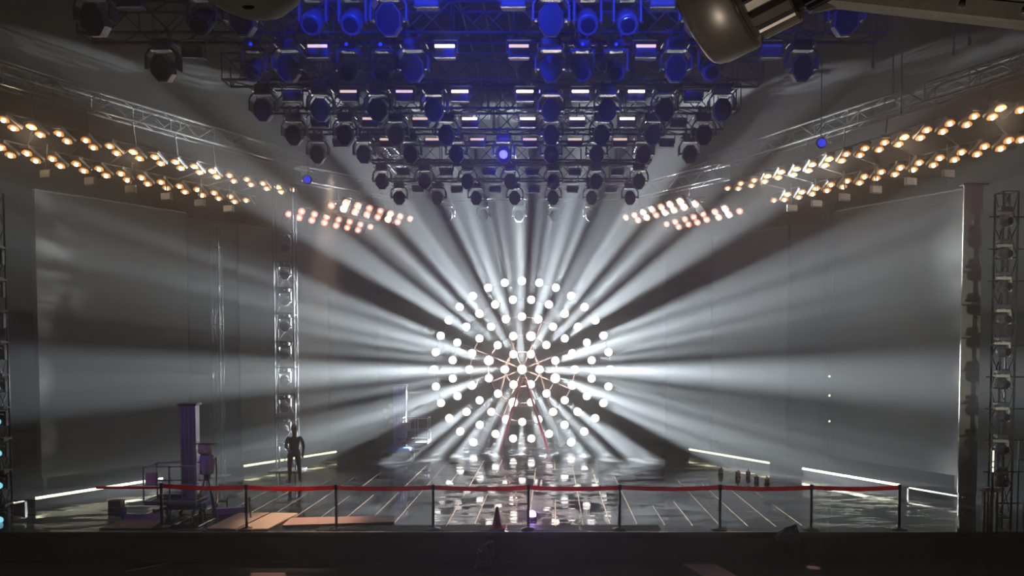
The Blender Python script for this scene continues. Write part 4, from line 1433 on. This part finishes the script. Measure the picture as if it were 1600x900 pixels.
# ================================================================== PERSON in dark clothes by the left tower
def person(loc):
    t_ = thing('person', 'person in dark clothes standing in front of the left light strip holding something small', 'person', loc, R(20))
    J = {'pel': (0, 0, 0.93), 'chest': (0.01, -0.03, 1.22), 'neck': (0.02, -0.06, 1.42), 'head0': (0.02, -0.08, 1.50), 'head1': (0.02, -0.09, 1.62),
         'shl': (-0.17, -0.04, 1.35), 'ell': (-0.22, -0.08, 1.08), 'wrl': (-0.13, -0.28, 1.02),
         'shr': (0.20, -0.03, 1.35), 'elr': (0.27, 0.02, 1.07), 'wrr': (0.24, -0.14, 0.86),
         'hl': (-0.10, 0, 0.88), 'kl': (-0.12, -0.03, 0.48), 'al': (-0.13, 0.03, 0.09), 'tl': (-0.15, -0.15, 0.04),
         'hr': (0.10, 0, 0.88), 'kr': (0.14, -0.02, 0.48), 'ar': (0.16, 0.05, 0.09), 'tr': (0.19, -0.12, 0.04)}
    rad = {'pel': 0.15, 'chest': 0.155, 'neck': 0.055, 'head0': 0.07, 'head1': 0.095, 'shl': 0.07, 'ell': 0.048, 'wrl': 0.03, 'shr': 0.07, 'elr': 0.048,
           'wrr': 0.03, 'hl': 0.10, 'kl': 0.068, 'al': 0.045, 'tl': 0.035, 'hr': 0.10, 'kr': 0.068, 'ar': 0.045, 'tr': 0.035}
    E_ = [('pel', 'chest'), ('chest', 'neck'), ('neck', 'head0'), ('head0', 'head1'), ('chest', 'shl'), ('shl', 'ell'), ('ell', 'wrl'), ('chest', 'shr'),
          ('shr', 'elr'), ('elr', 'wrr'), ('pel', 'hl'), ('hl', 'kl'), ('kl', 'al'), ('al', 'tl'), ('pel', 'hr'), ('hr', 'kr'), ('kr', 'ar'), ('ar', 'tr')]
    for s_, wr, el in ((-1, 'wrl', 'ell'), (1, 'wrr', 'elr')):
        d = (Vector(J[wr]) - Vector(J[el])).normalized()
        sd = Vector((1, 0, 0))
        pm = 'pm%d' % s_
        J[pm] = tuple(Vector(J[wr]) + d * 0.06)
        rad[pm] = 0.03
        E_.append((wr, pm))
        for f_ in range(4):
            a1, a2 = 'f%d%da' % (s_, f_), 'f%d%db' % (s_, f_)
            off = sd * (f_ - 1.5) * 0.02
            J[a1] = tuple(Vector(J[pm]) + d * 0.045 + off)
            J[a2] = tuple(Vector(J[pm]) + d * (0.07 + 0.006 * (f_ in (1, 2))) + off + Vector((0, -0.012, -0.02)))
            rad[a1] = rad[a2] = 0.0085
            E_ += [(pm, a1), (a1, a2)]
        th = 'th%d' % s_
        J[th] = tuple(Vector(J[wr]) + d * 0.05 + sd * (-s_) * 0.05)
        rad[th] = 0.010
        E_.append((wr, th))
    ks = list(J)
    me = bpy.data.meshes.new('body')
    me.from_pydata([J[k] for k in ks], [(ks.index(a_), ks.index(b_)) for a_, b_ in E_], [])
    o_ = bpy.data.objects.new('body', me)
    COL.objects.link(o_)
    o_.parent = t_
    sk = o_.modifiers.new('skin', 'SKIN')
    for i_, k_ in enumerate(ks):
        me.skin_vertices[0].data[i_].radius = (rad[k_], rad[k_] * (0.8 if k_ in ('chest', 'pel') else 1))
    me.skin_vertices[0].data[0].use_root = True
    o_.modifiers.new('sub', 'SUBSURF').levels = 1
    me.materials.append(M['wear'])
    hm = MB().lathe([(0.03, -0.12), (0.06, -0.10), (0.085, -0.04), (0.092, 0.02), (0.08, 0.08), (0.045, 0.115), (0.01, 0.125)], (0.02, -0.09, 1.60), (0, 0, 1), 16, 0.95, 1.1)
    hm.box((0.005, -0.215, 1.565), (0.035, -0.18, 1.60)).box((-0.085, -0.10, 1.57), (-0.07, -0.07, 1.62)).box((0.11, -0.10, 1.57), (0.125, -0.07, 1.62))
    hm.build('head', 'skin', t_, smooth=True)
    MB().lathe([(0.09, -0.03), (0.10, 0.02), (0.088, 0.085), (0.05, 0.125), (0.01, 0.135)], (0.02, -0.07, 1.60), (0, 0, 1), 16, 0.98, 1.1).build('hair', 'hair', t_, smooth=True)
    return t_


pp = Pz(460, 755, 0)
person(pp)
t = thing('phone', 'small pale device held by the person in dark clothes', 'device', (pp.x - 0.03, pp.y - 0.35, 1.0), 0.3)
MB().box((-0.03, -0.005, -0.06), (0.03, 0.005, 0.09), ch=0.003).build('case', 'white', t)

# ================================================================== NEAR THE CAMERA: big moving light, beam, dome
c = P(1146, -30, 2.3)
ax = Vector((0.80, -0.50, 0.26)).normalized()
t = thing('large_moving_light', 'large gunmetal moving light with ribbed body close to the camera at top', 'stage light', c)
MB().lathe([(0.15, -0.14), (0.195, -0.13), (0.205, -0.115), (0.205, -0.10), (0.21, -0.095), (0.21, 0.005), (0.205, 0.012), (0.185, 0.014), (0.18, 0.03)], (0, 0, 0), ax, 64).build('front_ring', 'gunmetal', t, smooth=True)
MB().lathe([(0.178, 0.01), (0.178, 0.06), (0.165, 0.16), (0.15, 0.34), (0.10, 0.42)], (0, 0, 0), ax, 40).build('body', 'black', t, smooth=True)
q = ax.to_track_quat('Z', 'Y')
mbx = MB()
for k in range(20):
    a = 2 * math.pi * k / 20
    mtx = Matrix.Translation(Vector((0, 0, 0))) @ q.to_matrix().to_4x4() @ Matrix.Rotation(a, 4, 'Z')
    mbx.box((0.165, -0.018, 0.03), (0.197, 0.018, 0.15), mtx, ch=0.006)
mbx.build('cooling_ribs', 'gunmetal', t)
mbx = MB()
for k in range(28):
    a = 2 * math.pi * k / 28
    mtx = q.to_matrix().to_4x4() @ Matrix.Rotation(a, 4, 'Z')
    mbx.box((0.14, -0.007, 0.17), (0.18, 0.007, 0.32), mtx, ch=0.003)
mbx.build('rear_ribs', 'black', t)
MB().lathe([(0.15, 0.0), (0.12, -0.02), (0.0, -0.03)], ax * -0.135, ax, 32).build('lens', 'face', t)
MB().tube(ax * 0.3, ax * 0.42 + Vector((0.02, 0, 0.05)), 0.05, 12).build('rear_cap', 'gunmetal', t)
a, b = P(1290, 2, 2.35), P(1420, -60, 2.5)
MB().tube(a - c, b - c, 0.022, 12).tube(a - c - Vector((0.05, 0, 0.01)), a - c + Vector((0.03, 0, 0.005)), 0.028, 12).build('yoke_bracket', 'gunmetal', t)
# grey beam
a, b = P(1150, -22, 2.5), P(1700, 36, 2.0)
t = thing('support_beam', 'grey painted support beam crossing the top right corner close to the camera', 'beam', a)
d = b - a
sd = d.cross(Vector((0, 0, 1))).normalized()
up = sd.cross(d).normalized()
rotm = Matrix((d.normalized(), sd, up)).transposed().to_4x4()
MB().box((0, -0.03, -0.028), (d.length, 0.03, 0.028), rotm, ch=0.006).build('web', 'beamgrey', t)
for k in range(7):
    MB().lathe([(0.009, 0), (0.009, 0.006), (0.005, 0.009)], rotm @ Vector((0.06 + 0.16 * k, 0.03, 0.0)), rotm.to_3x3() @ Vector((0, 1, 0)), 6).build('bolt', 'gunmetal', t)
# dome
c = P(391, -62, 2.4)
t = thing('dome_housing', 'pale rounded plastic housing hanging in from the top left edge', 'housing', c)
MB().lathe([(0.02, -0.168), (0.06, -0.163), (0.11, -0.14), (0.15, -0.10), (0.165, -0.04), (0.17, 0.05), (0.15, 0.15)], (0, 0, 0), (0, 0, 1), 48).build('shell', 'greydome', t, smooth=True)
MB().lathe([(0.02, 0), (0.016, 0.004)], (0.01, -0.045, -0.166), (0, -0.3, -1), 12, 1.0, 0.4).build('screw_hole', 'black', t)
MB().tube((0, 0, 0.14), (0, 0, 1.1), 0.03, 12).build('hanger', 'black', t)
